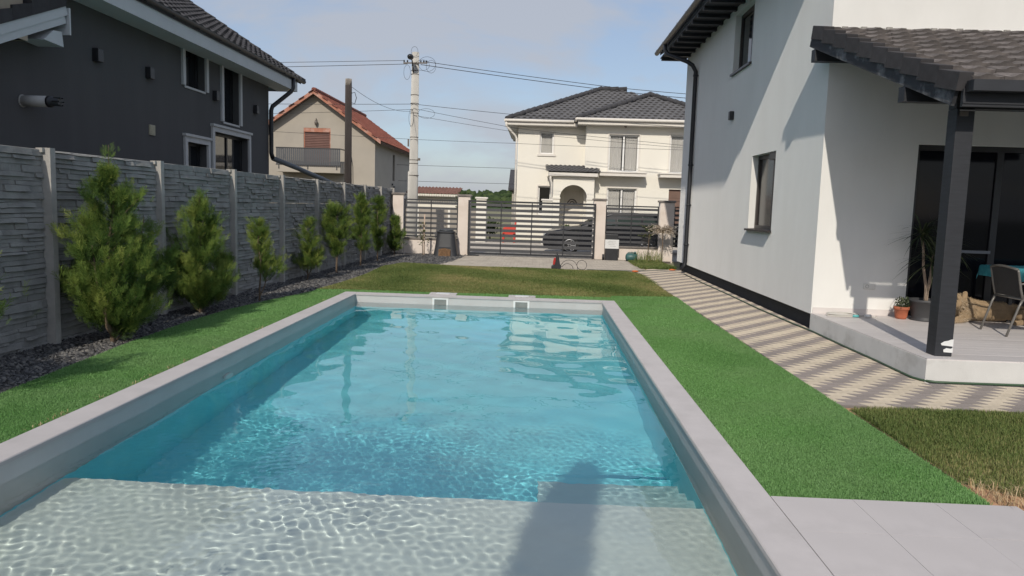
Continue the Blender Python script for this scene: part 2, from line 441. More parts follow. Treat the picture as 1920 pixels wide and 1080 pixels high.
def in_poly(x, y, poly):
    ins = np.zeros(len(x), bool); n = len(poly); j = n - 1
    for i in range(n):
        xi, yi = poly[i]; xj, yj = poly[j]
        c = ((yi > y) != (yj > y)) & (x < (xj - xi) * (y - yi) / (yj - yi + 1e-12) + xi)
        ins ^= c; j = i
    return ins
def scatter(poly, dens, dens_fn=None):
    p = np.array(poly); x0, y0 = p.min(0); x1, y1 = p.max(0)
    n = int((x1 - x0) * (y1 - y0) * dens)
    x = rng.uniform(x0, x1, n); y = rng.uniform(y0, y1, n)
    k = in_poly(x, y, poly)
    if dens_fn is not None: k &= rng.random(n) < dens_fn(x, y)
    return x[k], y[k]
def vnoise(x, y, s, seed=0):
    r = np.random.default_rng(seed); h = np.zeros_like(x)
    for k in range(9):
        a = r.uniform(0, 2 * pi); f = s * r.uniform(0.5, 1.9)
        h += np.sin((x * cos(a) + y * sin(a)) * f + r.uniform(0, 6.28))
    return h / 9 ** 0.5
def blades(x, y, z, h, w, lean, tone):
    """grass blades: two-segment curved strips ending in a point"""
    n = len(x); a = rng.uniform(0, 2 * pi, n); l = rng.uniform(0, 1, n) * lean
    dx, dy = np.cos(a), np.sin(a); sx, sy = -dy * w / 2, dx * w / 2
    v = np.empty((n, 5, 3))
    v[:, 0] = np.stack([x - sx, y - sy, z], 1); v[:, 1] = np.stack([x + sx, y + sy, z], 1)
    mx, my, mz = x + dx * l * h * 0.35, y + dy * l * h * 0.35, z + h * 0.6
    v[:, 2] = np.stack([mx + sx * 0.8, my + sy * 0.8, mz], 1); v[:, 3] = np.stack([mx - sx * 0.8, my - sy * 0.8, mz], 1)
    v[:, 4] = np.stack([x + dx * l * h, y + dy * l * h, z + h * (1 - 0.3 * l)], 1)
    base = (np.arange(n) * 5)[:, None]
    loops = np.concatenate([base + np.array([0, 1, 2, 3]), base + np.array([3, 2, 4])], 1).ravel()
    sizes = np.tile([4, 3], n)
    return v.reshape(-1, 3), loops, sizes, np.repeat(tone, 5)
def blade_object(name, parts, m, parent, label=None):
    off = 0; V, Lp, Sz, T = [], [], [], []
    for v, l, s, t in parts:
        V.append(v); Lp.append(l + off); Sz.append(s); T.append(t); off += len(v)
    o = bpy.data.objects.new(name, fast_mesh(name, np.concatenate(V), np.concatenate(Lp), np.concatenate(Sz), np.concatenate(T)))
    C.objects.link(o); o.data.materials.append(m); o['kind'] = 'stuff'
    if label: o['label'] = label
    if parent is not None: o.parent = parent
    return o
def sheet(name, polys, z, m, depth=0.03):
    bb = MB()
    for p in polys: bb.prism([(x, y, z - depth) for x, y in p], (0, 0, depth))
    return struct(bb.build(name, m))

# ---- artificial turf round the pool
OUT0, OUT1 = PX0 - CW - 0.016, PX1 + CW + 0.016
TURF_L = [(OUT0, 2.0), (OUT0, 13.02), (-3.93, 13.02), (-4.02, 12.53), (-4.22, 11.6), (-4.40, 10.43), (-4.44, 9.2), (-4.40, 7.88), (-4.30, 6.6), (-4.22, 5.64), (-4.15, 4.0), (-4.15, 2.0)]
TURF_B = [(-3.93, 13.025), (-3.96, 13.30), (1.37, 13.52), (1.37, 13.025)]
TURF_R = [(OUT1, 4.17), (2.62, 4.17), (2.61, 6.3), (2.58, 8.95), (2.57, 12.0), (2.62, 13.95), (OUT1, 13.75)]
turf = sheet('artificial_turf', [TURF_L, TURF_B, TURF_R], -0.008, M['turf_base'])
M['turf'] = foliage_mat('turf_blade', [(0.095, 0.23, 0.06), (0.165, 0.35, 0.10), (0.27, 0.47, 0.18)], 0.5, 0.2, patch=(0.20, 0.36, 0.13), patch_scale=0.9)
pp = []
for poly, dens, fn in ((TURF_R, 46000, lambda x, y: np.clip(6.2 / y, 0, 1) ** 1.6), (TURF_L, 27000, lambda x, y: np.clip(7.0 / y, 0, 1) ** 1.5), (TURF_B, 7000, None)):
    x, y = scatter(poly, dens, fn); x = x + rng.normal(0, 0.006, len(x)) * (x > -10)
    y_n = vnoise(x, y, 2.6, 3)
    h = rng.uniform(0.011, 0.019, len(x)) * (1 + 0.12 * y_n)
    w = 0.0018 + 0.00034 * y
    pp.append(blades(x, y, np.full(len(x), -0.008), h, w, 0.8, np.clip(rng.normal(0.5, 0.22, len(x)) + 0.16 * y_n, 0, 1)))
blade_object('turf_blade', pp, M['turf'], turf)

# ---- real lawns
LAWN_F = [(-3.97, 13.32), (-3.85, 14.5), (-3.80, 16.6), (-3.86, 18.6), (-3.60, 19.85), (-2.45, 19.55), (0.5, 19.42), (2.3, 19.36), (2.66, 18.6), (2.66, 15.2), (2.60, 13.98), (1.37, 13.78), (1.37, 13.53)]
LAWN_N = [(2.66, 4.55), (2.66, 6.22), (2.85, 6.27), (7.5, 6.36), (7.5, 3.9), (3.6, 3.98), (3.1, 4.2)]
LAWN_R = [(2.86, 20.5), (2.78, 21.6), (2.82, 23.65), (3.84, 23.68), (3.86, 20.8), (3.3, 20.3)]
lawn = sheet('lawn', [LAWN_F, LAWN_N, LAWN_R], -0.02, M['lawn_base'])
M['lawn'] = foliage_mat('lawn_blade', [(0.08, 0.12, 0.03), (0.165, 0.225, 0.062), (0.28, 0.28, 0.105), (0.46, 0.38, 0.18)], 0.6, 0.25)
pp = []
for poly, dens, hh, seed, base, ww in ((LAWN_F, 9500, (0.018, 0.042), 7, 0.46, 0.0085), (LAWN_N, 19000, (0.018, 0.052), 9, 0.37, 0.0040), (LAWN_R, 5000, (0.03, 0.08), 10, 0.34, 0.010)):
    x, y = scatter(poly, dens)
    nz_ = vnoise(x, y, 1.6, seed); n2 = vnoise(x, y, 5.5, seed + 1)
    keep = rng.random(len(x)) < np.clip(0.95 - (0.45 if seed == 9 else 0.25) * np.clip(nz_, 0, 2), 0.12, 1); x, y, nz_, n2 = x[keep], y[keep], nz_[keep], n2[keep]
    h = rng.uniform(hh[0], hh[1], len(x)) * (1 - 0.22 * np.clip(nz_, -1, 1.5))
    tone = np.clip(rng.normal(base, 0.17, len(x)) + 0.20 * nz_ + 0.07 * n2, 0, 1)
    pp.append(blades(x, y, np.full(len(x), -0.02), h, np.full(len(x), ww), 1.1, tone))
x, y = scatter([(2.95, 22.7), (2.95, 23.66), (3.84, 23.66), (3.84, 22.7)], 260)    # tall tufts by the boundary wall
pp.append(blades(x, y, np.full(len(x), -0.02), rng.uniform(0.15, 0.5, len(x)), np.full(len(x), 0.012), 0.7, np.clip(rng.normal(0.5, 0.2, len(x)), 0, 1)))
blade_object('grass_blade', pp, M['lawn'], lawn)
STRAW = [(2.64, 4.02), (2.64, 4.52), (3.0, 4.35), (3.6, 4.05), (4.3, 3.6), (4.3, 3.3), (3.2, 3.4)]
straw = sheet('straw_patch', [[(2.63, 4.175), (2.64, 4.6), (3.0, 4.38), (3.7, 4.12), (7.5, 3.95), (7.5, 3.3), (3.9, 4.10)], [(2.60, 6.1), (2.60, 6.3), (2.86, 6.3), (2.70, 6.1)]], -0.0235, mat('straw_soil', (0.36, 0.21, 0.12), 0.95, 0.3, 12, 0.5, 80))
M['straw'] = foliage_mat('straw_blade', [(0.42, 0.27, 0.13), (0.60, 0.44, 0.25), (0.68, 0.54, 0.34)], 0.7, 0.15)
x, y = scatter([(2.66, 4.18), (2.66, 4.5), (3.0, 4.4), (3.7, 4.15), (5.0, 4.1), (5.0, 3.7)], 2400)
pp = [blades(x, y, np.full(len(x), -0.02), rng.uniform(0.03, 0.09, len(x)), np.full(len(x), 0.004), 2.2, rng.random(len(x)))]
x, y = scatter([(3.3, 4.6), (3.9, 5.3), (4.6, 5.2), (4.2, 4.5)], 420)
pp.append(blades(x, y, np.full(len(x), -0.02), rng.uniform(0.05, 0.12, len(x)), np.full(len(x), 0.004), 1.6, rng.random(len(x))))
for k in range(26):                                                      # dry tufts along the outer edge of the left coping
    yy = RG.uniform(3.5, 12.5)
    if k % 3: yy = RG.choice((5.0, 6.6, 6.9, 9.0)) + RG.uniform(-0.2, 0.2)
    n = 7; x = rng.normal(OUT0 - 0.02, 0.012, n); y = rng.normal(yy, 0.04, n)
    pp.append(blades(x, y, np.full(n, -0.014), rng.uniform(0.02, 0.05, n), np.full(n, 0.004), 1.6, rng.random(n)))
blade_object('straw_blade', pp, M['straw'], straw)

# ---- slate gravel along the fence
def fence_x(y): return -5.18 + (y - 7.7) * 0.026
GRAV = [(-4.9, 2.0), (-4.17, 2.0)] + [(x - 0.02, y) for x, y in TURF_L[::-1][1:-2]] + [(-3.99, 13.32), (-3.87, 14.5), (-3.82, 16.6), (-3.88, 18.6), (-3.62, 19.9), (-2.62, 19.75), (-2.4, 21.0), (-2.25, 23.7), (-4.7, 23.75), (-5.18, 7.7), (-5.3, 2.0)]
grav = sheet('gravel_bed', [GRAV], -0.03, M['gravel_base'])
x, y = scatter(GRAV, 2400, lambda x, y: np.clip(9.0 / y, 0, 1))
n = len(x); s = rng.uniform(0.008, 0.022, n) * (1 + 0.02 * y)
tpl = np.array([(-1, -.7, 0), (1, -.8, 0), (.9, .8, 0), (-.8, .7, 0), (-.6, -.4, .55), (.7, -.3, .45), (.5, .5, .6), (-.5, .4, .4)])
a = rng.uniform(0, 2 * pi, n); tilt = rng.normal(0, 0.35, (n, 2))
vx = tpl[None, :, 0] * s[:, None]; vy = tpl[None, :, 1] * s[:, None] * rng.uniform(0.5, 1, n)[:, None]; vz = tpl[None, :, 2] * s[:, None] * rng.uniform(0.6, 1.3, n)[:, None]
V = np.stack([x[:, None] + vx * np.cos(a)[:, None] - vy * np.sin(a)[:, None], y[:, None] + vx * np.sin(a)[:, None] + vy * np.cos(a)[:, None],
              -0.03 + vz + vx * tilt[:, :1] + vy * tilt[:, 1:] + rng.uniform(0, 0.012, n)[:, None]], -1).reshape(-1, 3)
fq = np.array([(4, 5, 6, 7), (0, 1, 5, 4), (1, 2, 6, 5), (2, 3, 7, 6), (3, 0, 4, 7)])
Lp = (np.arange(n)[:, None, None] * 8 + fq[None]).ravel()
me = fast_mesh('gravel_chip', V, Lp, np.full(n * 5, 4), np.repeat(rng.random(n), 8))
M['chip'] = foliage_mat('slate_chip', [(0.045, 0.044, 0.045), (0.085, 0.083, 0.084), (0.14, 0.137, 0.135), (0.25, 0.235, 0.215)], 0.7, 0.0)
o = bpy.data.objects.new('gravel_chip', me); C.objects.link(o); me.materials.append(M['chip']); o.parent = grav; o['kind'] = 'stuff'

# ---- block paving: saw-tooth bands of taupe and sand pavers
path = sheet('paved_path', [[(2.60, 6.28), (2.60, 19.35), (3.0, 20.2), (3.93, 20.6), (3.93, 7.36), (8.5, 7.36), (8.5, 6.30)]], -0.030, M['joint'], 0.03)
def paver_mesh(name, L, D, sl, h=0.035):
    g = 0.003; c = 0.004
    lo = [(g, g), (L - g, g), (L - g - sl, D - g), (g - sl, D - g)]
    ins = [(g + c, g + c), (L - g - c, g + c), (L - g - sl - c, D - g - c), (g - sl + c, D - g - c)]
    vs = [(x, y, 0) for x, y in lo] + [(x, y, h - 0.003) for x, y in lo] + [(x, y, h) for x, y in ins]
    fs = [(0, 1, 5, 4), (1, 2, 6, 5), (2, 3, 7, 6), (3, 0, 4, 7), (4, 5, 9, 8), (5, 6, 10, 9), (6, 7, 11, 10), (7, 4, 8, 11), (8, 9, 10, 11)]
    me = bpy.data.meshes.new(name); me.from_pydata(vs, [], fs); me.update(); return me
PL, PD, PS = 0.235, 0.108, 0.058
pm = {}
for k in ('paver_dark', 'paver_light'):
    pm[k] = paver_mesh('paver', PL, PD, PS); pm[k].materials.append(M[k])
def clip_poly(poly, a, c, sgn):
    """keep the side sgn * coord[a] <= sgn * c"""
    out = []
    for i in range(len(poly)):
        p, q = poly[i], poly[(i + 1) % len(poly)]; ip, iq = sgn * p[a] <= sgn * c, sgn * q[a] <= sgn * c
        if ip: out.append(p)
        if ip != iq:
            t = (c - p[a]) / (q[a] - p[a]); out.append((p[0] + t * (q[0] - p[0]), p[1] + t * (q[1] - p[1])))
    return out
def paver_piece(mb, poly, z):
    cx_ = sum(p[0] for p in poly) / len(poly); cy_ = sum(p[1] for p in poly) / len(poly); c = 0.004; n = len(poly)
    ins = [(x + (cx_ - x) * min(0.5, c / max(0.004, abs(cx_ - x) + 1e-6)) if abs(cx_ - x) > 0.004 else x, y + (cy_ - y) * min(0.5, c / max(0.004, abs(cy_ - y) + 1e-6)) if abs(cy_ - y) > 0.004 else y) for x, y in poly]
    mb.add([(x, y, -0.034) for x, y in poly] + [(x, y, z - 0.003) for x, y in poly] + [(x, y, z) for x, y in ins],
           [(i, (i + 1) % n, n + (i + 1) % n, n + i) for i in range(n)] + [(n + i, n + (i + 1) % n, 2 * n + (i + 1) % n, 2 * n + i) for i in range(n)] + [tuple(range(2 * n, 3 * n))])
cells = []
for r in range(130):
    y = 6.30 + r * PD
    for q in range(-12, 40):
        x = 2.62 + (r * 0.093) % (2 * PL) + q * PL
        g = 0.003
        poly = [(x + g, y + g), (x + PL - g, y + g), (x + PL - g - PS, y + PD - g), (x + g - PS, y + PD - g)]
        lo, hi = (2.603 if y < 19.3 else 2.603 + (y - 19.3) * 0.45), (6.9 if y < 7.24 else 3.89)
        if y > 7.24 and y < 10.45: hi = 3.838
        p2 = clip_poly(clip_poly(poly, 0, lo, -1), 0, hi, 1)
        if len(p2) < 3: continue
        ar = abs(sum(p2[i][0] * p2[(i + 1) % len(p2)][1] - p2[(i + 1) % len(p2)][0] * p2[i][1] for i in range(len(p2)))) / 2
        if ar < 0.0012: continue
        cells.append((x, y, q % 2 == 0, p2 if ar < 0.97 * (PL - 2 * g) * (PD - 2 * g) else None, poly))
cells.sort(key=lambda c: c[1] + 0.3 * max(0, c[0] - 4.3))
for x, y, d, cp, poly in cells[:298]:
    if cp is None:
        link_piece('paver', pm['paver_dark' if d else 'paver_light'], path, (x, y, -0.034 + RG.uniform(-0.0012, 0.0012)))
    else:
        b = MB(); paver_piece(b, cp, 0.001); b.build('paver', M['paver_dark' if d else 'paver_light'], path)
bb = {True: MB(), False: MB()}
for x, y, d, cp, poly in cells[298:]: paver_piece(bb[d], cp or poly, 0.001 + RG.uniform(-0.001, 0.001))
for d, k in ((True, 'paver_dark'), (False, 'paver_light')):
    o = bb[d].build('paver', M[k], path); o['kind'] = 'stuff'
# filler pieces along the two edges
b = MB()
drive = sheet('driveway', [[(-2.62, 19.62), (0.5, 19.46), (2.3, 19.40), (2.62, 19.40), (2.98, 20.25), (2.83, 20.5), (2.75, 21.6), (2.80, 23.72), (-2.22, 23.72), (-2.38, 21.0)]], -0.022, M['joint'], 0.03)
dp = [(-2.60, 19.64), (0.5, 19.48), (2.3, 19.42), (2.60, 19.42), (2.95, 20.22), (2.80, 20.5), (2.73, 21.6), (2.78, 23.70), (-2.22, 23.70), (-2.38, 21.0)]
b = MB()
for r in range(40):
    for q in range(28):
        x = -2.6 + q * 0.205 + (0.1025 if r % 2 else 0); y = 19.5 + r * 0.106
        if in_poly(np.array([x + 0.1]), np.array([y + 0.05]), dp)[0]:
            z = -0.012 + RG.uniform(-0.002, 0.002)
            b.cbox(x + 0.003, x + 0.202, y + 0.003, y + 0.103, -0.04, z, 0.004)
o = b.build('paver', M['paver_drive'], drive); o['kind'] = 'stuff'

# ---- deck tiles at the near right corner
deck = sheet('pool_deck', [[(OUT1 - 0.001, -3.5), (OUT1 - 0.001, 4.16), (2.63, 4.16), (3.85, 4.08), (8.5, 3.85), (8.5, -3.5)], [(-6.0, -3.5), (-6.0, 0.75), (OUT1 - 0.005, 0.75), (OUT1 - 0.005, -3.5)]], -0.022, mat('deck_joint', (0.41, 0.39, 0.385), 0.9, 0.1, 6))
T = 0.458
tm = {}
def tile_mesh(name, w, d, h, g, c, m):
    b = MB(); b.cbox(g, w - g, g, d - g, 0, h, c); me = b.mesh(name); me.materials.append(m); return me
tme = tile_mesh('tile', T, T, 0.03, 0.0007, 0.0009, M['deck_tile'])
for q in range(8):
    for r in range(9):
        x = PX1 + CW + 0.0143 + q * T; y = 4.155 - (r + 1) * T
        if q >= 3 and r == 0: continue
        if q >= 5 and r == 1: continue
        link_piece('tile', tme, deck, (x, y, -0.03 + RG.uniform(-0.0008, 0.0008)))
# ================================================================== FACADE HELPERS
def fx(X, sgn): return lambda a, z, d: (X + sgn * d, a, z)          # wall on a plane X = const, outward = sgn
def fy(Y): return lambda a, z, d: (a, Y - d, z)                      # wall on a plane Y = const, outward = -Y
def fbox(mb, f, a0, a1, z0, z1, d0, d1):
    return mb.add([f(a0, z0, d0), f(a1, z0, d0), f(a1, z0, d1), f(a0, z0, d1), f(a0, z1, d0), f(a1, z1, d0), f(a1, z1, d1), f(a0, z1, d1)],
                  [(0, 1, 2, 3), (4, 7, 6, 5), (0, 4, 5, 1), (1, 5, 6, 2), (2, 6, 7, 3), (3, 7, 4, 0)])
def wall_open(mb, f, a0, a1, z0, z1, ops, t=0.3):
    """a wall with openings, thickness t behind the plane"""
    As = sorted({a0, a1} | {v for o in ops for v in (o[0], o[1])}); Zs = sorted({z0, z1} | {v for o in ops for v in (o[2], o[3])})
    for i in range(len(As) - 1):
        run = None
        for j in range(len(Zs) - 1):
            am, zm = (As[i] + As[i + 1]) / 2, (Zs[j] + Zs[j + 1]) / 2
            solid = not any(o[0] < am < o[1] and o[2] < zm < o[3] for o in ops)
            if solid and run is None: run = Zs[j]
            if not solid and run is not None:
                fbox(mb, f, As[i], As[i + 1], run, Zs[j], -t, 0); run = None
        if run is not None: fbox(mb, f, As[i], As[i + 1], run, Zs[-1], -t, 0)
    return mb
def window(parent, f, a0, a1, z0, z1, mf, mg, rec=0.18, fw=0.06, mull=(), rails=(), local=False, name='window'):
    b = MB()
    for q in ((a0, a0 + fw, z0, z1), (a1 - fw, a1, z0, z1), (a0 + fw, a1 - fw, z0, z0 + fw), (a0 + fw, a1 - fw, z1 - fw, z1)):
        fbox(b, f, *q, -rec - 0.06, -rec)
    for m_ in mull: fbox(b, f, m_ - fw * 0.6, m_ + fw * 0.6, z0 + fw, z1 - fw, -rec - 0.055, -rec - 0.005)
    for r_ in rails: fbox(b, f, a0 + fw, a1 - fw, r_ - fw * 0.45, r_ + fw * 0.45, -rec - 0.054, -rec - 0.006)
    w = b.build(name, mf, parent, local=local)
    b = MB(); fbox(b, f, a0 + fw * 0.5, a1 - fw * 0.5, z0 + fw * 0.5, z1 - fw * 0.5, -rec - 0.045, -rec - 0.03)
    b.build('pane', mg, w, local=local)
    return w
def roof_tiles(mb, o, u, v, poly, tw, tl, amp=0.02, lift=0.03):
    o, u, v = Vector(o), Vector(u).normalized(), Vector(v).normalized(); n = u.cross(v).normalized()
    if n.z < 0: n = -n
    xs = [p[0] for p in poly]; ys = [p[1] for p in poly]
    prof = [(0, 0), (0.22, amp), (0.5, amp * 0.9), (0.72, 0), (1.0, 0)]
    for r in range(int((max(ys) - min(ys)) / tl) + 1):
        for q in range(int((max(xs) - min(xs)) / tw) + 2):
            x = min(xs) + q * tw - (tw / 2 if r % 2 else 0); y = min(ys) + r * tl
            if not in_poly(np.array([x + tw / 2]), np.array([y + tl / 2]), poly)[0]: continue
            k = RG.uniform(-0.004, 0.004)
            vs = [o + u * (x + p * tw) + v * y + n * (h + lift + k) for p, h in prof] + [o + u * (x + p * tw) + v * (y + tl * 1.02) + n * (h + k) for p, h in prof] \
               + [o + u * (x + p * tw) + v * y + n * (h - 0.005) for p, h in prof]
            mb.add(vs, [(i, i + 1, i + 6, i + 5) for i in range(4)] + [(i + 10, i + 11, i + 1, i) for i in range(4)])
    return mb

M['render_white'] = mat('wall_white', (0.82, 0.81, 0.785), 0.9, 0.025, 2.0, 0.25, 260, stretch=(1, 1, 0.5), stain=(0.76, 0.745, 0.715), stain_scale=1.1, stain_amt=0.4)
M['plinth'] = mat('plinth_dark', (0.035, 0.037, 0.042), 0.8, 0.15, 8, 0.4, 150)
M['black_wood'] = mat('black_wood', (0.022, 0.024, 0.030), 0.6, 0.25, 5, 0.3, 50, stretch=(1, 1, 8))
M['black_metal'] = mat('black_metal', (0.025, 0.026, 0.03), 0.45, 0.15, 6)
M['brown_frame'] = mat('brown_frame', (0.045, 0.036, 0.034), 0.4, 0.1, 10)
M['gutter_brown'] = mat('gutter_brown', (0.12, 0.10, 0.085), 0.45, 0.2, 6)
M['glass'] = glass_mat('window_glass')
M['glass_dark'] = glass_mat('dark_glass', (0.008, 0.009, 0.013), 0.05)
M['glass_dark'].node_tree.nodes['Principled BSDF'].inputs['Specular IOR Level'].default_value = 0.22
M['glass_blind'] = glass_mat('screened_glass', (0.05, 0.042, 0.04), 0.15)
M['barge'] = mat('bargeboard', (0.028, 0.030, 0.036), 0.7, 0.2, 6, 0.3, 60, stain=(0.30, 0.30, 0.31), stain_scale=3.2, stain_amt=0.75)
M['tile_brown'] = mat('tile_brown', (0.118, 0.104, 0.100), 0.85, 0.28, 9, 0.5, 90, rnd=0.28, stain=(0.22, 0.19, 0.175), stain_scale=7, stain_amt=0.5)
M['tile_edge'] = mat('tile_edge', (0.045, 0.042, 0.045), 0.85, 0.2, 9, 0.3, 90, rnd=0.15)
M['floor_tile'] = mat('floor_plank', (0.69, 0.645, 0.62), 0.5, 0.08, 3, rnd=0.05, stretch=(0.6, 6, 1))
M['slab_paint'] = mat('slab_paint', (0.66, 0.65, 0.63), 0.85, 0.06, 2.5, 0.18, 110, stain=(0.36, 0.34, 0.31), stain_scale=3.2, stain_amt=0.45)
M['socket'] = mat('socket_white', (0.70, 0.69, 0.66), 0.4, 0.02)

# ================================================================== WHITE HOUSE ON THE RIGHT
house = thing('house', 'white rendered house on the right with dark plinth and tiled veranda roof', 'house', (3.85, 10.5, 0))
WX, WY = 3.85, 10.5
f_l, f_f = fx(WX, -1), fy(WY)
w1 = (12.56, 13.94, 1.31, 2.63); w2 = (14.42, 15.78, 4.38, 5.55)
b = MB(); wall_open(b, f_l, WY + 0.3, 20.75, 0.22, 5.9, [w1, w2])
door = (5.13, 8.2, 0.235, 2.60)
wall_open(b, f_f, WX, 9.6, 0.22, 5.9, [door])
b.prism([(WX, WY, 5.9), (9.6, WY, 5.9), (9.6, WY, 9.9), (WX, WY, 5.95)], (0, 0.3, 0))
b.box(WX + 0.3, 9.6, 20.45, 20.75, 0.22, 5.9)
b.box(9.3, 9.6, WY + 0.3, 20.45, 0.22, 9.5)
b.build('wall', M['render_white'], house)
b = MB(); b.box(WX + 0.07, 9.5, WY + 0.1, 20.65, -0.1, 0.22); b.build('plinth', M['plinth'], house)
b = MB(); b.box(WX + 0.02, 5.10, WY - 0.012, WY - 0.001, 0.232, 0.315); b.build('skirting', M['floor_tile'], house)
b = MB(); b.box(WX + 0.3, 9.3, WY + 0.32, 20.4, 3.0, 3.1); b.build('upper_floor', M['render_white'], house)
wn = window(house, f_l, *w1, M['brown_frame'], M['glass_blind'], 0.115, 0.07, mull=(13.0,))
b = MB(); b.add([f_l(w1[0] - 0.03, w1[2] - 0.03, 0.06), f_l(w1[1] + 0.03, w1[2] - 0.03, 0.06), f_l(w1[1] + 0.03, w1[2] + 0.004, 0.06), f_l(w1[0] - 0.03, w1[2] + 0.004, 0.06),
                 f_l(w1[0] - 0.03, w1[2] + 0.002, -0.17), f_l(w1[1] + 0.03, w1[2] + 0.002, -0.17), f_l(w1[1] + 0.03, w1[2] + 0.02, -0.17), f_l(w1[0] - 0.03, w1[2] + 0.02, -0.17)],
                [(0, 1, 2, 3), (3, 2, 6, 7), (0, 4, 5, 1), (0, 3, 7, 4), (1, 5, 6, 2)]); b.build('sill', M['brown_frame'], wn)
b = MB(); fbox(b, f_l, 12.60, 13.0, 2.50, 2.63, -0.11, -0.03); b.build('blind_box', M['brown_frame'], wn)
wn = window(house, f_l, *w2, M['brown_frame'], M['glass'], 0.115, 0.07, mull=(14.9,))
b = MB(); fbox(b, f_l, w2[0] - 0.03, w2[1] + 0.03, w2[2] - 0.025, w2[2] + 0.012, -0.17, 0.05); b.build('sill', M['brown_frame'], wn)
# glazed veranda door
dr = window(house, f_f, *door, M['black_metal'], M['glass_dark'], 0.10, 0.075, mull=(5.70, 6.30, 7.2), name='glazed_door')
b = MB(); fbox(b, f_f, 5.74, 6.26, 1.135, 1.175, -0.10, -0.06); b.build('handle_rail', mat('rail_grey', (0.16, 0.17, 0.20), 0.3, 0.05, metal=0.6), dr)
b = MB(); b.box(5.14, 8.2, 11.2, 11.25, 0.24, 2.6); b.build('inner_curtain', mat('inner_curtain', (0.018, 0.018, 0.022), 0.9, 0.3, 3), dr)
# wall lamp and socket
b = MB(); fbox(b, f_l, 15.44, 15.56, 3.45, 3.62, 0.0, 0.09); beveled(b.build('wall_lamp', M['black_metal'], house), 0.01)
b = MB(); fbox(b, f_f, 4.545, 4.70, 0.595, 0.675, 0.0, 0.022); sk = beveled(b.build('socket', M['socket'], house), 0.006)
b = MB(); b.tube([(4.585, WY - 0.0225, 0.635), (4.585, WY - 0.0235, 0.635)], 0.024, 14); b.build('socket_hole', mat('socket_hole', (0.25, 0.25, 0.24), 0.5), sk)
b = MB(); b.tube([(4.585, WY - 0.024, 0.635), (4.585, WY - 0.025, 0.635)], 0.019, 14); b.build('socket_face', M['socket'], sk)
# main roof: eave, boards and rafters, gutter
EX = 3.16
b = MB()
sl = 0.68
b.prism([(EX, 10.28, 5.80), (9.8, 10.28, 5.80 + sl * (9.8 - EX)), (9.8, 10.28, 5.95 + sl * (9.8 - EX)), (EX, 10.28, 5.92)], (0, 10.85, 0))
mr = b.build('roof', M['black_wood'], house)
b = MB(); b.box(EX + 0.01, WX + 0.02, 10.30, 21.10, 5.70, 5.735)
for k in range(19): b.box(EX + 0.02, WX - 0.005, 10.45 + k * 0.58, 10.55 + k * 0.58, 5.63, 5.70)
b.build('soffit', M['black_wood'], mr)
b = MB(); roof_tiles(b, (EX - 0.04, 10.25, 5.93), (0, 1, 0), (1, 0, sl), [(0, 0), (10.9, 0), (10.9, 7.6), (0, 7.6)], 0.32, 0.36); o = b.build('roof_tile', M['tile_edge'], mr); o['kind'] = 'stuff'
b = MB()
prof = [(-0.065 + 0.065 * cos(t) - 0.02, 0.066 - 0.075 * sin(t)) for t in np.linspace(0, pi, 9)]
pts = [(EX + x, 10.3, 5.80 + z) for x, z in prof]; pts2 = [(EX + x * 0.93 - 0.006, 10.3, 5.806 + z) for x, z in prof[::-1]]
b.prism(pts + pts2, (0, 10.85, 0))
for k in range(11): b.bar((EX - 0.16, 10.8 + k * 1.0, 5.87), (EX, 10.8 + k * 1.0, 5.875), 0.025, 0.008)
gt = b.build('gutter', M['gutter_brown'], mr)
b = MB()
b.tube([(EX - 0.08, 19.75, 5.80), (EX - 0.08, 19.75, 5.66), (EX - 0.02, 19.68, 5.55), (EX + 0.40, 19.27, 5.30), (EX + 0.53, 19.2, 5.20), (WX - 0.075, 19.2, 5.05), (WX - 0.075, 19.2, 2.0), (WX - 0.075, 19.2, 0.32), (WX - 0.085, 19.2, 0.22), (WX - 0.17, 19.18, 0.09)], 0.052, 14)
dpipe = b.build('downpipe', M['black_metal'], house)
for z in (4.95, 2.75, 1.75, 0.75):
    b = MB(); b.tube([(WX - 0.075, 19.2, z - 0.025), (WX - 0.075, 19.2, z + 0.025)], 0.061, 14); b.bar((WX - 0.07, 19.2, z), (WX + 0.005, 19.2, z), 0.02, 0.02)
    b.build('pipe_bracket', M['black_metal'], dpipe)

# ---- veranda: posts, beam, roof of single tiles
VT, VB = Vector((3.62, 10.5, 4.08)), Vector((3.86, 7.25, 2.88))
def vrp(t, x, n=0.0):
    """point on the veranda roof plane: t 0 at the eave to 1 at the wall, x = metres right of the verge, n = metres above"""
    p = VB.lerp(VT, t); nn = Vector((0, -1.2, 3.25)).normalized()
    return Vector((p.x + x, p.y, p.z)) + nn * n
b = MB()
vs = [vrp(0, 0.04, -0.02), vrp(0, 4.6, -0.02), vrp(0.998, 4.8, -0.02), vrp(0.998, 0.04, -0.02)]
b.prism(vs, Vector((0, 0, -0.05)))
vr = b.build('veranda_roof', M['black_wood'], house)
b = MB()
for k in range(9):
    x = 0.10 + k * 0.55; b.bar(vrp(0.01, x, -0.13), vrp(0.99, x + 0.03, -0.13), 0.08, 0.12)
b.build('rafter', M['black_wood'], vr)
b = MB()
b.bar(vrp(-0.005, -0.005, -0.13), vrp(1.0, -0.005, -0.13), 0.035, 0.20); b.build('bargeboard', M['barge'], vr)
b = MB()
for t, w in ((0.955, 0.2), (0.26, 0.2)):
    p = vrp(t, 0, -0.30); b.box(p.x - 0.02, p.x + 4.5, p.y - 0.07, p.y + 0.07, p.z - 0.10, p.z + 0.06)
b.build('purlin', M['black_wood'], vr)
TW_, NC = 0.305, 10
ex = 1.0 / NC
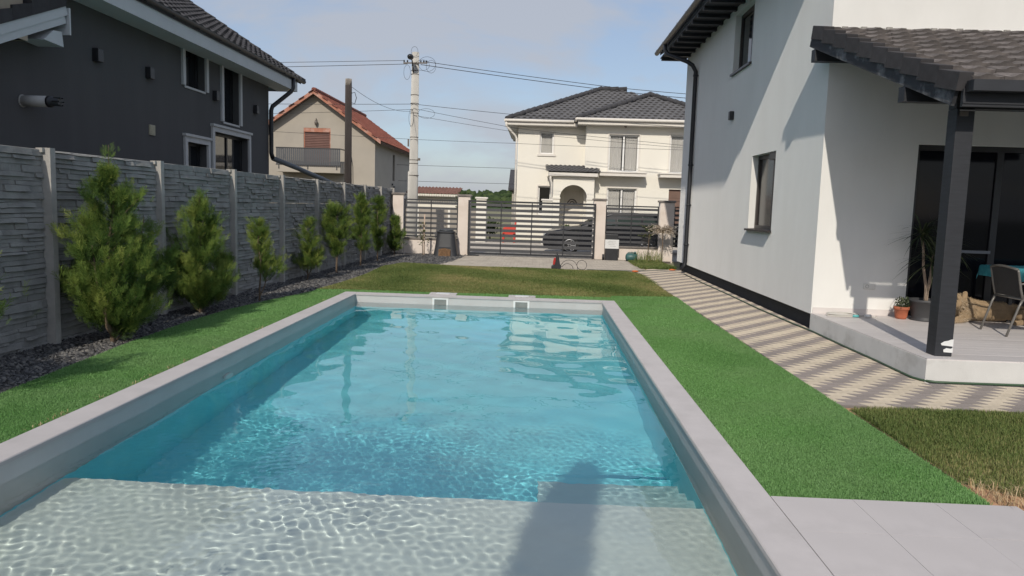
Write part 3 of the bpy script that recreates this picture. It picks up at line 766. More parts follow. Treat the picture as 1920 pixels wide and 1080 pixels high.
def vtile_mesh(name, tw, tl, m):
    prof = [(0.0, 0.006), (0.16, 0.0), (0.28, 0.003), (0.42, 0.026), (0.60, 0.026), (0.74, 0.003), (0.90, 0.0), (1.0, 0.006)]
    b = MB(); k = len(prof)
    vs = [(p * tw, 0, h + 0.050) for p, h in prof] + [(p * tw, tl * 0.22, h + 0.043) for p, h in prof] + [(p * tw, tl * 1.06, h * 0.7 + 0.004) for p, h in prof] + [(p * tw, 0, 0.008) for p, h in prof]
    b.add(vs, [(i, i + 1, i + k + 1, i + k) for i in range(k - 1)] + [(i + k, i + k + 1, i + 2 * k + 1, i + 2 * k) for i in range(k - 1)] + [(i + 3 * k, i + 3 * k + 1, i + 1, i) for i in range(k - 1)])
    b.add([(0.004, 0, 0.03), (tw - 0.004, 0, 0.03), (tw - 0.004, tl, 0.0), (0.004, tl, 0.0)], [(0, 3, 2, 1)])
    me = b.mesh(name); me.materials.append(m); return me
SL = (VT - VB); SLEN = math.hypot(SL.y, SL.z); ang = math.atan2(SL.z, SL.y)
vtm = vtile_mesh('roof_tile', TW_ - 0.004, SLEN / NC, M['tile_brown'])
for r in range(NC):
    for q in range(15):
        x = 0.07 + q * TW_ - (TW_ / 2 if r % 2 else 0)
        if x < 0.0: x = 0.0
        p = vrp(r * ex - 0.012 * (r == 0), x, RG.uniform(0.0, 0.004))
        if p.x > 8.0: continue
        link_piece('roof_tile', vtm, vr, p, (ang + RG.uniform(-0.006, 0.006), RG.uniform(-0.006, 0.006), RG.uniform(-0.006, 0.006)))
b = MB(); b.cbox(-0.045, 0.09, 0, SLEN / NC * 1.05, -0.085, 0.085, 0.006); me = b.mesh('verge_tile'); me.materials.append(M['tile_edge'])
for r in range(NC):
    link_piece('verge_tile', me, vr, vrp(r * ex - 0.015, 0.0, 0.004), (ang - 0.11, 0, 0.07))
b = MB()                                                                  # mortar line where the tiles meet the wall
for k in range(60):
    x = k * 0.085 + RG.uniform(0, 0.03); p = vrp(0.998, 0.25 + x, 0.03)
    b.box(p.x, p.x + 0.075, WY - 0.03, WY - 0.002, p.z - 0.03, p.z + RG.uniform(-0.005, 0.018))
b.build('mortar', mat('mortar', (0.40, 0.38, 0.35), 0.95, 0.3, 20), vr)
b = MB()
b.box(3.90, 8.4, 7.06, 7.18, 2.765, 2.775); b.box(3.90, 8.4, 7.06, 7.07, 2.775, 2.865); b.box(3.90, 8.4, 7.17, 7.18, 2.775, 2.85); b.box(3.89, 3.90, 7.06, 7.18, 2.765, 2.865)
b.build('gutter', M['black_metal'], vr)
b = MB(); b.box(3.88, 8.4, 7.20, 7.24, 2.64, 2.80); b.box(3.88, 8.4, 7.19, 7.20, 2.665, 2.68); b.build('fascia', M['black_wood'], vr)
b = MB(); b.box(4.00, 8.4, 7.52, 7.66, 2.665, 2.80); b.build('beam', M['black_wood'], vr)
b = MB(); b.box(4.00, 4.17, 7.50, 7.67, 0.232, 2.664); vp = beveled(b.build('veranda_post', M['black_wood'], house), 0.006)
b = MB()
for q in ([(4.173, 0.335), (4.06, 0.345), (4.05, 0.362), (4.085, 0.385), (4.12, 0.392), (4.15, 0.405), (4.173, 0.408)], [(4.173, 0.272), (4.085, 0.276), (4.08, 0.300), (4.11, 0.318), (4.15, 0.312), (4.173, 0.322)]):
    b.prism([(x_, 7.497, z_) for x_, z_ in q], (0, 0.002, 0))
b.build('torn_tape', M['white_plastic'], vp)
b = MB(); b.box(4.02, 4.10, 7.485, 7.50, 2.59, 2.635); b.build('post_bracket', M['gutter_brown'], vp)

# ---- terrace slab with plank tiles
TZ = 0.232
b = MB()
b.prism([(WX - 0.005, 7.34, -0.1), (8.5, 7.34, -0.1), (8.5, WY - 0.002, -0.1), (WX - 0.005, WY - 0.002, -0.1)], (0, 0, TZ + 0.1 - 0.012))
terr = struct(b.build('terrace', M['slab_paint']))
fl = {}
for L in (0.9, 0.45):
    fl[L] = tile_mesh('floor_tile', L, 0.15, 0.012, 0.001, 0.001, M['floor_tile'])
for r in range(21):
    y = 7.345 + r * 0.15; x = WX; first = (r % 2 == 1)
    while x < 8.2:
        L = 0.45 if (first and x == WX) else 0.9
        link_piece('floor_tile', fl[L], terr, (x, y, TZ - 0.012 + RG.uniform(-0.0004, 0.0004))); x += L
# ================================================================== FOLIAGE HELPERS
def make_spray_template():
    V, Q = [], []
    def quad(a, b, w):
        a, b = np.array(a), np.array(b); d = b - a; s = np.array([d[1], -d[0], 0]); s = s / (np.linalg.norm(s) + 1e-9) * w
        m = a + d * 0.45; k = len(V); V.extend([a, m + s, b, m - s]); Q.append((k, k + 1, k + 2, k + 3))
    quad((0, 0, 0), (0.03, 1, 0.06), 0.022)
    for i, y in enumerate((0.08, 0.15, 0.22, 0.29, 0.36, 0.43, 0.50, 0.57, 0.64, 0.70, 0.76, 0.82, 0.88)):
        sg = 1 if i % 2 else -1; L = 0.44 * (1 - 0.6 * y) * (0.8 + 0.4 * ((i * 7) % 5) / 4)
        quad((0, y, 0.02 * sg), (sg * L * 0.75, y + L * 0.8, 0.10 * ((i % 3) - 1)), 0.020)
    return np.array(V), np.array(Q)
SPV, SPQ = make_spray_template()
LFV = np.array([(0, 0, 0), (0.22, 0.4, 0.06), (0, 1, 0), (-0.22, 0.4, 0.06)], float); LFQ = np.array([(0, 1, 2, 3)])
def unit(a): return a / (np.linalg.norm(a, axis=-1, keepdims=True) + 1e-9)
def leaves(pos, axis, size, tone, tv=SPV, tq=SPQ):
    n = len(pos); axis = unit(axis); r = unit(np.cross(axis, rng.normal(size=(n, 3)))); nn = np.cross(r, axis)
    V = pos[:, None] + size[:, None, None] * (tv[None, :, :1] * r[:, None] + tv[None, :, 1:2] * axis[:, None] + tv[None, :, 2:] * nn[:, None])
    k = len(tv); L = (np.arange(n)[:, None, None] * k + tq[None]).ravel()
    return V.reshape(-1, 3), L, np.full(n * len(tq), 4), np.repeat(tone, k)
def leaf_obj(name, parts, m, parent, kind='stuff'):
    off = 0; V, Lp, Sz, T = [], [], [], []
    for v, l, s, t in parts: V.append(v); Lp.append(l + off); Sz.append(s); T.append(t); off += len(v)
    o = bpy.data.objects.new(name, fast_mesh(name, np.concatenate(V) - np.array(ORG[parent]), np.concatenate(Lp), np.concatenate(Sz), np.concatenate(T)))
    C.objects.link(o); o.data.materials.append(m); o.parent = parent
    if kind: o['kind'] = kind
    return o
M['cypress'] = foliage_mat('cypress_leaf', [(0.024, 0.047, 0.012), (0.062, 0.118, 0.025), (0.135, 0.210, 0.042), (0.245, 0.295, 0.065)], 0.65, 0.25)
M['bark'] = mat('bark_brown', (0.16, 0.115, 0.08), 0.9, 0.3, 14, 0.6, 60, stretch=(1, 1, 0.3))
M['twig'] = mat('twig', (0.16, 0.12, 0.075), 0.9, 0.3, 14)
def cypress(label, x, y, h, prof, nbr, nspray, size, seed, bare=0.06, yscale=1.0, lobes=(), trunk_r=0.02, lead=0.0, tone0=0.5):
    """prof: list of (height fraction, radius in metres). Branches rise outward from the trunk; each carries its own tuft of flat sprays."""
    global rng
    keep = rng; rng = np.random.default_rng(seed); rr = random.Random(seed)
    t = thing('cypress_shrub', label, 'shrub', (x, y, -0.03), 'young conifer shrubs planted along the concrete fence')
    hs, rs = zip(*prof)
    b = MB(); tp = [(x, y, -0.05)]
    for k in range(1, 8): tp.append((x + rr.uniform(-.015, .015) * k * 0.5, y + rr.uniform(-.015, .015) * k * 0.5, h * 0.93 * k / 7))
    b.tube(tp, [trunk_r * (1 - 0.11 * i) for i in range(8)], 7)
    for sx, sy, sh in lobes: b.tube([(x, y, 0.05), (x + sx * 0.5, y + sy * 0.6, sh * 0.3), (x + sx, y + sy, sh * 0.85)], [trunk_r * 0.8, trunk_r * 0.6, 0.005], 6)
    P, A, Sz, T = [], [], [], []
    tw = MB()
    for i in range(nbr):
        if lobes and rr.random() < 0.42:
            sx, sy, sh = rr.choice(lobes); ft = rr.random() ** 0.8; root = Vector((x + sx * (0.3 + 0.7 * ft), y + sy * (0.3 + 0.7 * ft), sh * (0.15 + 0.65 * ft)))
            L = (0.10 + 0.32 * (1 - ft)) * rr.uniform(0.6, 1.15)
            top = sh
        else:
            ft = bare + (1 - bare) * rr.random() ** (1.35 if bare < 0.02 else 0.9); z = h * ft * 0.9; root = Vector((x, y, z)); L = float(np.interp(ft, hs, rs)) * rr.uniform(0.45, 1.12)
            top = h
        az = rr.uniform(0, 2 * pi); el = rr.uniform(0.45, 1.0)
        d = Vector((cos(az) * cos(el), sin(az) * cos(el) * yscale, sin(el) * 0.8))
        end = root + d * (L / max(0.5, cos(el)))
        if i % 2 == 0: tw.tube([root - Vector((0, 0, 0.03)), root.lerp(end, 0.5), end], [0.006, 0.004, 0.002], 4, caps=False)
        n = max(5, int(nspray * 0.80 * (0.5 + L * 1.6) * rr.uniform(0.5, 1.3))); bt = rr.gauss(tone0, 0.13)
        q = rng.beta(2.2, 1.3, n)[:, None]
        base = np.array(root)[None] * (1 - q) + np.array(end)[None] * q + rng.normal(0, 0.028 + 0.035 * L, (n, 3))
        ax = np.array(d)[None] * 0.9 + np.array([[0, 0, 0.75]]) + rng.normal(0, 0.36, (n, 3))
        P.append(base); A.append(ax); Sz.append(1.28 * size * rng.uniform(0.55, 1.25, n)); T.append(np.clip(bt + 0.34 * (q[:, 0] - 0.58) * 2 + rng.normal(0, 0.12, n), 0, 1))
    if lead:
        n = 26; P.append(np.stack([rng.normal(x, 0.03, n), rng.normal(y, 0.04, n), h * 0.93 + rng.uniform(-0.05, lead, n)], 1)); A.append(np.array([[0, 0, 1]]) + rng.normal(0, 0.25, (n, 3)))
        Sz.append(size * rng.uniform(0.6, 1.2, n)); T.append(rng.uniform(0.3, 0.7, n))
        b.tube([(x, y, h * 0.9), (x + 0.01, y, h + lead * 0.6)], [0.006, 0.002], 4)
    b.build('trunk', M['bark'], t)
    tw.build('branch', M['twig'], t)['kind'] = 'stuff'
    Pn = np.concatenate(P); k = Pn[:, 2] > 0.02; An, Sn, Tn = np.concatenate(A)[k], np.concatenate(Sz)[k], np.concatenate(T)[k]
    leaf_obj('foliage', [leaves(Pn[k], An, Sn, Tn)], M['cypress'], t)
    rng = keep
    return t

# ================================================================== CONCRETE FENCE ON THE LEFT
M['fence_panel'] = mat('fence_panel', (0.295, 0.288, 0.276), 0.9, 0.20, 5.0, 0.5, 45, rnd=0.08, stain=(0.345, 0.335, 0.315), stain_scale=4.0, stain_amt=0.6)
M['fence_post'] = mat('fence_post', (0.44, 0.42, 0.39), 0.9, 0.15, 5.0, 0.4, 60, rnd=0.06, stain=(0.33, 0.32, 0.305), stain_scale=3, stain_amt=0.6)
POSTS = [3.35, 5.52, 7.70, 9.90, 12.15, 14.32, 16.42, 18.48, 20.45, 22.32, 23.98]
fence = thing('concrete_fence', 'grey precast concrete fence of ledge stone panels along the left side', 'fence', (-5.18, 7.7, -0.05))
def panel_mesh(seed):
    r = random.Random(seed); b = MB()
    W_, H_ = 2.0, 0.516
    b.box(-0.022, 0.0, 0, W_, 0, H_)
    z = 0.0
    while z < H_ - 0.012:
        hz_ = min(r.uniform(0.034, 0.075), H_ - z)
        if H_ - z - hz_ < 0.02: hz_ = H_ - z
        y = 0.0
        while y < W_ - 0.01:
            L = min(r.uniform(0.14, 0.55), W_ - y)
            if W_ - y - L < 0.08: L = W_ - y
            d = r.uniform(0.006, 0.034); d2 = max(0.004, d + r.uniform(-0.02, 0.02)); t_ = r.uniform(-0.007, 0.007); g = 0.0015
            y0, y1, z0, z1 = y + g, y + L - g, z + g, z + hz_ - g
            ym = y0 + (y1 - y0) * r.uniform(0.3, 0.7); dm = (d + d2) / 2 + r.uniform(-0.006, 0.006); dm = max(dm, 0.001)
            vs = [(0, y0, z0), (0, y1, z0), (0, y1, z1), (0, y0, z1), (d * 1.1, y0, z0 + 0.002), (dm * 1.15, ym, z0 + t_), (d2 * 1.1, y1, z0 + 0.002), (d2 * 0.72, y1, z1 - 0.004), (dm * 0.65, ym, z1 + t_ - 0.005), (d * 0.72, y0, z1 - 0.004)]
            b.add(vs, [(4, 5, 8, 9), (5, 6, 7, 8), (0, 4, 9, 3), (1, 2, 7, 6), (0, 1, 6, 5, 4), (3, 9, 8, 7, 2)])
            y += L
        z += hz_
    me = b.mesh('fence_panel'); me.materials.append(M['fence_panel']); return me
pms = [panel_mesh(s) for s in range(20, 28)]
FH = 2.0
for i in range(len(POSTS) - 1):
    y0, y1 = POSTS[i] + 0.045, POSTS[i + 1] - 0.045
    x0, x1 = fence_x(y0), fence_x(y1)
    for k in range(4):
        link_piece('fence_panel', RG.choice(pms), fence, (x0 + RG.uniform(-0.004, 0.004), y0, -0.05 + k * 0.521 + 0.003), (0, 0, -math.atan2(x1 - x0, y1 - y0)), (1, (y1 - y0) / 2.0, 1))
pb = MB()
pb.box(-0.05, 0.076, -0.042, 0.042, 0, FH + 0.108)
pb.prism([(-0.05, -0.08, FH + 0.06), (0.02, -0.08, FH + 0.06), (0.02, 0.08, FH + 0.06), (-0.05, 0.08, FH + 0.06)], (0, 0, 0.045))
pme = pb.mesh('fence_post'); pme.materials.append(M['fence_post'])
for y in POSTS: link_piece('fence_post', pme, fence, (fence_x(y) + 0.02, y, -0.06), (RG.uniform(-0.006, 0.006), RG.uniform(-0.006, 0.006), 0))

# ---- shrubs along it
P_BUSH = [(0, 0.46), (0.10, 0.60), (0.28, 0.62), (0.5, 0.44), (0.68, 0.33), (0.82, 0.22), (0.93, 0.09), (1.0, 0.03)]
P_SLIM = [(0, 0.04), (0.3, 0.08), (0.45, 0.17), (0.7, 0.20), (0.88, 0.15), (1.0, 0.05)]
P_CONE = [(0, 0.16), (0.2, 0.28), (0.45, 0.30), (0.7, 0.2), (0.9, 0.10), (1, 0.03)]
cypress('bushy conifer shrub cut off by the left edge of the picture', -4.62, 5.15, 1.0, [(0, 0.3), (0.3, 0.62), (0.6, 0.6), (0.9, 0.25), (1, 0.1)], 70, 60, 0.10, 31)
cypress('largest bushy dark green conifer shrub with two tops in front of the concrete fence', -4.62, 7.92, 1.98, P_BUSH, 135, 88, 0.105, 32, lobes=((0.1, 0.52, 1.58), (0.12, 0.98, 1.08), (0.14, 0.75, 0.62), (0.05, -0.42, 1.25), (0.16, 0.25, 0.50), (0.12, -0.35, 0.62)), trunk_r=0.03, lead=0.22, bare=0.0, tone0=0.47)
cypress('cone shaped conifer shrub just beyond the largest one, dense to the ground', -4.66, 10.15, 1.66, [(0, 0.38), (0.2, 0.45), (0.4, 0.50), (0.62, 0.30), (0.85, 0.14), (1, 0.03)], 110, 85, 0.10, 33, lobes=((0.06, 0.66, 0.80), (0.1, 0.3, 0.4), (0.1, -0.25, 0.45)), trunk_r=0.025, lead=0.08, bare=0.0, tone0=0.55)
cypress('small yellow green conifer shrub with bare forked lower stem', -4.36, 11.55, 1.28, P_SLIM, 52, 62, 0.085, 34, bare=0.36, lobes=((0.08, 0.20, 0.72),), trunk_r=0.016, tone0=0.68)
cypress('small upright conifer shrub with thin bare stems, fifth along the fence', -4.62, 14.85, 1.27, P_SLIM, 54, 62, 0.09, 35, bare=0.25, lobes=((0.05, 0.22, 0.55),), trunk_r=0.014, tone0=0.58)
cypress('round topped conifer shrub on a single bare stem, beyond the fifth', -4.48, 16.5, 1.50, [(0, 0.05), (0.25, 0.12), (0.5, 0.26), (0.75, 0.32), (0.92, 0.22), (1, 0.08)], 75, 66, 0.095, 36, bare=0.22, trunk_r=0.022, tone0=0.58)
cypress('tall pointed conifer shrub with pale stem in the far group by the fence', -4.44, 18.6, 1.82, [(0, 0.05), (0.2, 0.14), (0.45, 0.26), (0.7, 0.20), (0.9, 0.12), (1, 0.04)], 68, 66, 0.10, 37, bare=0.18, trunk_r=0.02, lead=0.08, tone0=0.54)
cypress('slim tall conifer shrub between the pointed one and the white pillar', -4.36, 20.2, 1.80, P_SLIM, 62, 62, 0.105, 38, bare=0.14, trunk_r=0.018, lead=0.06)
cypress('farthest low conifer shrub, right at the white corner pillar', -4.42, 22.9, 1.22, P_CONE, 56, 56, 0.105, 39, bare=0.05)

# ================================================================== GREY HOUSE BEHIND THE FENCE
M['grey_render'] = mat('grey_render', (0.104, 0.102, 0.104), 0.95, 0.07, 2.2, 0.35, 160, stretch=(1, 1, 0.2), stain=(0.090, 0.090, 0.092), stain_scale=0.5, stain_amt=0.5)
M['trim_white'] = mat('trim_white', (0.56, 0.56, 0.56), 0.7, 0.04, 3)
M['fascia_white'] = mat('fascia_white', (0.58, 0.60, 0.61), 0.6, 0.04, 3)
M['tile_grey'] = mat('tile_grey', (0.06, 0.058, 0.062), 0.8, 0.25, 8, 0.4, 60)
M['flue_white'] = mat('flue_white', (0.50, 0.49, 0.47), 0.5, 0.08, 8)
M['vent_beige'] = mat('vent_beige', (0.48, 0.45, 0.34), 0.6, 0.1, 30)
GX, GY1 = -7.0, 19.25
gh = thing('house', 'dark grey rendered house with white window surrounds behind the left fence', 'house', (GX, GY1, 0))
f_g = fx(GX, 1)
gw = [(14.66, 15.58, 3.74, 4.56), (16.44, 17.34, 3.24, 4.52), (14.70, 15.62, 1.4, 2.66), (15.95, 17.85, 0.7, 2.98)]
b = MB(); wall_open(b, f_g, 2.0, GY1, -0.1, 4.62, gw, 0.35)
b.box(-14.2, GX - 0.35, GY1 - 0.35, GY1, -0.1, 4.62); b.box(-14.2, GX - 0.35, 2.0, 2.3, -0.1, 4.62)
b.build('wall', M['grey_render'], gh)
for i, (a0, a1, z0, z1) in enumerate(gw):
    w = window(gh, f_g, a0, a1, z0, z1, M['black_metal'], M['glass'], 0.14, 0.05, mull=((a0 + a1) / 2 + 0.1,) if i == 3 else ())
    b = MB(); k = 0.105; d1 = 0.045
    fbox(b, f_g, a0 - k, a0, z0 - (0.0 if i < 2 else 0), z1 + k, 0.0, d1); fbox(b, f_g, a1, a1 + k, z0, z1 + k, 0.0, d1); fbox(b, f_g, a0, a1, z1, z1 + k, 0.0, d1)
    if i >= 2: fbox(b, f_g, a0 - k - 0.03, a1 + k + 0.03, z1 + k, z1 + k + 0.05, 0.0, d1 + 0.03)
    else: fbox(b, f_g, a0, a1, z0 - 0.04, z0, 0.0, 0.02)
    b.build('surround', M['trim_white'], w)
for y in (11.72, 13.29, 16.01, 18.28):
    b = MB(); fbox(b, f_g, y - 0.075, y + 0.075, 3.63, 3.83, 0.0, 0.10); beveled(b.build('wall_lamp', M['black_metal'], gh), 0.008)
b = MB(); fbox(b, f_g, 13.30, 13.48, 2.66, 2.84, 0.0, 0.025); vn = b.build('vent', M['vent_beige'], gh)
b = MB()
for k in range(4): fbox(b, f_g, 13.32, 13.46, 2.685 + k * 0.04, 2.70 + k * 0.04, 0.025, 0.034)
b.build('louvre', M['vent_beige'], vn)
b = MB(); b.tube([(GX - 0.05, 10.02, 2.80), (GX + 0.36, 10.02, 2.80)], 0.075, 16); b.tube([(GX + 0.001, 10.02, 2.80), (GX + 0.015, 10.02, 2.80)], 0.084, 16); flu = b.build('flue', M['flue_white'], gh)
b = MB(); b.tube([(GX + 0.36, 10.02, 2.80), (GX + 0.40, 10.02, 2.80), (GX + 0.401, 10.02, 2.80), (GX + 0.52, 10.02, 2.80)], [0.077, 0.077, 0.06, 0.055], 16)
for k in range(6): b.obox((GX + 0.50, 10.02 + 0.055 * cos(k * pi / 3), 2.80 + 0.055 * sin(k * pi / 3)), (0.05, 0, 0), (0, 0.008, 0), (0, 0, 0.008))
b.build('flue_cap', M['black_metal'], flu)
# roof
b = MB(); tn = 0.64; GE = -6.50
b.prism([(GE, 2.0, 4.74), (-11.0, 2.0, 4.74 + tn * 4.5), (-15.5, 2.0, 4.74), (-15.5, 2.0, 4.60), (-11.0, 2.0, 4.60 + tn * 4.5), (GE, 2.0, 4.66)], (0, 18.30, 0))
gr = b.build('roof', M['black_wood'], gh)
b = MB(); roof_tiles(b, (GE + 0.05, 12.3, 4.745), (0, 1, 0), (-1, 0, tn), [(0, 0), (8.1, 0), (8.1, 5.38), (0, 5.38)], 0.30, 0.345, 0.03, 0.035)
o = b.build('roof_tile', M['tile_grey'], gr); o['kind'] = 'stuff'
b = MB()
for k in range(15):                                                       # verge tiles on the far gable edge
    x = GE + 0.05 - k * 0.305; z = 4.77 + tn * k * 0.305
    b.obox((x - 0.14, 20.36, z + 0.10), (0.17, 0, -0.17 * tn + 0.012), (0, 0.09, 0), (0, 0, 0.045))
b.build('verge_tile', M['tile_grey'], gr)
b = MB(); b.box(GE - 0.045, GE - 0.015, 2.0, 20.05, 4.42, 4.74); b.build('fascia', M['fascia_white'], gr)
b = MB(); b.box(GX - 0.02, GE - 0.05, 2.0, 20.0, 4.425, 4.455); b.prism([(GE - 0.05, 20.0, 4.42), (GX - 0.5, 20.0, 4.42), (GX - 0.5, 20.0, 5.02), (GE - 0.05, 20.0, 4.74)], (0, 0.045, 0)); b.build('soffit', M['fascia_white'], gr)
b = MB()
prof = [(0.075 + 0.065 * cos(t) - 0.06, -0.07 * sin(t)) for t in np.linspace(0, pi, 9)]
b.prism([(GE + x, 2.0, 4.765 + z) for x, z in prof] + [(GE + x * 0.9 + 0.002, 2.0, 4.768 + z * 0.9) for x, z in prof[::-1]], (0, 18.5, 0))
for k in range(14): b.bar((GE - 0.02, 7.5 + k * 0.95, 4.71), (GE + 0.08, 7.5 + k * 0.95, 4.685), 0.03, 0.012)
b.build('gutter', M['black_metal'], gr)
b = MB(); b.tube([(GE + 0.01, 19.62, 4.70), (GE + 0.01, 19.62, 4.46), (GE - 0.03, 19.58, 4.36), (GX + 0.11, 19.22, 3.93), (GX + 0.09, 19.18, 3.82), (GX + 0.09, 19.18, 2.75), (GX + 0.12, 19.2, 2.62)], 0.055, 12)
dpp = b.build('downpipe', M['black_metal'], gh)
b = MB(); b.tube([(GX + 0.12, 19.2, 2.62), (GX + 0.5, 20.0, 2.42), (-5.92, 21.55, 2.05), (-5.86, 22.0, 2.0)], 0.062, 12); b.tube([(-6.18, 20.9, 2.205), (-6.12, 21.03, 2.175)], 0.072, 12)
b.tube([(-5.86, 22.0, 2.0), (-5.5, 23.6, 1.95)], 0.045, 10)
b.build('drain_pipe', mat('pipe_grey', (0.16, 0.175, 0.19), 0.5, 0.1, 5), gh)
# low porch wing with mono pitch roof at the near end
sp = 0.42
b = MB(); PXa = -6.6
def pr(y, n=0.0): return 3.50 + sp * (y - 9.1) + n
b.prism([(PXa - 0.03, 6.0, pr(6.0)), (PXa - 0.03, 10.42, pr(10.42)), (PXa - 0.03, 10.42, pr(10.42, 0.06)), (PXa - 0.03, 6.0, pr(6.0, 0.06))], (-0.37, 0, 0)); po = b.build('porch_roof', M['black_wood'], gh)
b = MB(); b.bar((PXa, 6.0, pr(6.0, 0.035)), (PXa, 10.40, pr(10.40, 0.035)), 0.03, 0.12); b.bar((PXa - 0.012, 6.0, pr(6.0, -0.075)), (PXa - 0.012, 10.38, pr(10.38, -0.075)), 0.03, 0.11)
b.box(PXa - 0.4, PXa + 0.035, 10.42, 10.45, 3.76, 4.12); b.build('bargeboard', M['fascia_white'], po)
b = MB(); b.prism([(PXa - 0.02, 9.95, 3.60), (PXa - 0.02, 10.36, 3.58), (PXa - 0.02, 10.33, 3.78), (PXa - 0.02, 10.15, 3.76)], (-0.36, 0, 0)); b.build('eave_bracket', M['fascia_white'], po)
for k in range(8):
    y = 10.38 - (k + 1) * 0.36
    b = MB(); b.prism([(PXa + 0.03, y, pr(y, 0.10)), (PXa + 0.03, y + 0.355, pr(y + 0.355, 0.10)), (PXa + 0.03, y + 0.355, pr(y + 0.355, 0.25)), (PXa + 0.03, y, pr(y, 0.29))], (-0.42, 0, 0))
    b.build('porch_tile', M['tile_edge'], po)
b = MB(); b.box(-6.98, PXa - 0.02, 8.3, 9.56, 3.5, 5.6); b.box(-7.0, PXa + 0.0, 8.3, 9.6, 3.5, 3.93); b.build('chimney', mat('chimney_beige', (0.42, 0.35, 0.27), 0.9, 0.12, 2, 0.3, 60), gh)

# ================================================================== FRONT BOUNDARY: PILLARS, LOW WALLS, PANELS, SLIDING GATE
M['pillar'] = mat('pillar_render', (0.80, 0.73, 0.67), 0.9, 0.04, 2, 0.2, 120, stain=(0.58, 0.47, 0.36), stain_scale=1.5, stain_amt=0.35)
M['cap'] = mat('cap_concrete', (0.24, 0.215, 0.195), 0.9, 0.2, 6)
M['slat'] = mat('slat_anthracite', (0.075, 0.075, 0.080), 0.4, 0.1, 4)
for x0, x1, lab in ((-4.66, -4.32, 'white corner pillar where the concrete fence meets the front boundary'), (-2.57, -2.19, 'white pillar left of the sliding gate'),
                    (1.73, 2.11, 'white pillar right of the sliding gate with dark cap'), (3.81, 4.26, 'white pillar nearest the right house, behind the pale willow')):
    t = thing('gate_pillar', lab, 'pillar', ((x0 + x1) / 2, 23.95, -0.06), 'white boundary pillars')
    b = MB(); b.box(x0, x1, 23.78, 24.14, -0.08, 1.84); beveled(b.build('shaft', M['pillar'], t), 0.006)
    b = MB(); b.cbox(x0 - 0.035, x1 + 0.035, 23.745, 24.175, 1.84, 1.905, 0.02); b.build('cap', M['cap'], t)
for x0, x1, zt, lab in ((-4.31, -2.58, 0.44, 'low white wall left of the gate under the slatted panel'), (2.12, 3.80, 0.37, 'low white wall right of the gate behind the grass tufts')):
    t = thing('low_wall', lab, 'wall', ((x0 + x1) / 2, 23.95, -0.06), 'low boundary walls')
    b = MB(); b.box(x0, x1, 23.85, 24.07, -0.08, zt); b.build('body', M['pillar'], t)
    b = MB(); b.cbox(x0, x1, 23.81, 24.11, zt, zt + 0.05, 0.012); b.build('coping', M['cap'], t)
def slat_panel(name, lab, cat, x0, x1, z0, z1, n, mids, y, fw=0.04, sh=0.058, group=None):
    t = thing(name, lab, cat, ((x0 + x1) / 2, y, z0), group)
    b = MB(); b.box(x0, x0 + fw, y - 0.022, y + 0.022, z0, z1); b.box(x1 - fw, x1, y - 0.022, y + 0.022, z0, z1)
    b.box(x0 + fw, x1 - fw, y - 0.022, y + 0.022, z1 - fw, z1); b.box(x0 + fw, x1 - fw, y - 0.022, y + 0.022, z0, z0 + fw)
    b.build('frame', M['black_metal'], t)
    for m_ in mids:
        b = MB(); b.box(m_ - 0.016, m_ + 0.016, y - 0.03, y - 0.011, z0 + fw, z1 - fw); b.build('upright', M['black_metal'], t)
    b = MB(); b.box(0, x1 - x0 - 2 * fw - 0.002, -0.01, 0.01, 0, sh); me = b.mesh('slat'); me.materials.append(M['slat'])
    p = (z1 - z0 - 2 * fw) / n
    for k in range(n): link_piece('slat', me, t, (x0 + fw + 0.001, y, z0 + fw + p * k + (p - sh) * 0.5))
    return t
slat_panel('fence_panel', 'black slatted metal panel left of the gate above the low wall', 'fence panel', -4.31, -2.58, 0.52, 1.72, 7, (-3.45,), 23.95, sh=0.072, group='slatted boundary panels')
slat_panel('fence_panel', 'black slatted metal panel right of the gate in front of the dark car', 'fence panel', 2.12, 3.80, 0.44, 1.71, 8, (2.94,), 23.95, sh=0.072, group='slatted boundary panels')
slat_panel('fence_panel', 'black slatted metal panel half hidden by the right house corner', 'fence panel', 4.27, 6.0, 0.44, 1.71, 8, (5.1,), 23.95, sh=0.072, group='slatted boundary panels')
gate = slat_panel('sliding_gate', 'wide black sliding gate of horizontal slats across the driveway', 'gate', -2.24, 1.79, 0.03, 1.735, 10, (-1.19, -0.22, 0.79), 23.70, 0.055, 0.088)
b = MB(); b.box(-2.24, 4.2, 23.66, 23.74, -0.05, -0.008); b.build('rail', M['gutter_brown'], gate)
b = MB(); b.cbox(-2.22, -1.85, 23.45, 23.62, -0.03, 0.02, 0.005); b.build('stop_plate', M['black_metal'], gate)
b = MB()
for k in range(8): b.box(1.70, 1.735, 23.675, 23.69, 0.15 + k * 0.19, 0.19 + k * 0.19)
b.build('rack_bolt', mat('zinc', (0.6, 0.58, 0.55), 0.4, 0.1, metal=0.3), gate)

# black cabinet with a pale plate by the pillar
t = thing('gate_cabinet', 'black upright cabinet with a white printed plate beside the gate pillar', 'cabinet', (2.31, 23.55, -0.03))
b = MB(); b.box(2.11, 2.50, 23.40, 23.74, -0.04, 0.80); beveled(b.build('body', M['black_metal'], t), 0.015)
b = MB(); b.box(2.09, 2.52, 23.38, 23.395, 0.36, 0.64); pl = b.build('plate', M['white_plastic'], t)
fp = mat('faded_print', (0.55, 0.55, 0.53), 0.7)
for z, x0, x1 in ((0.575, 2.19, 2.42), (0.53, 2.16, 2.44), (0.485, 2.20, 2.40), (0.43, 2.24, 2.44)):
    b = MB(); k = 0; top = []; x = x0
    while x < x1: top += [(x, 23.3775, z + RG.uniform(0.010, 0.02))]; x += 0.012
    b.prism([(x0, 23.3775, z), *top, (x1, 23.3775, z)][::-1], (0, 0.0018, 0)); b.build('faded_line', fp, pl)
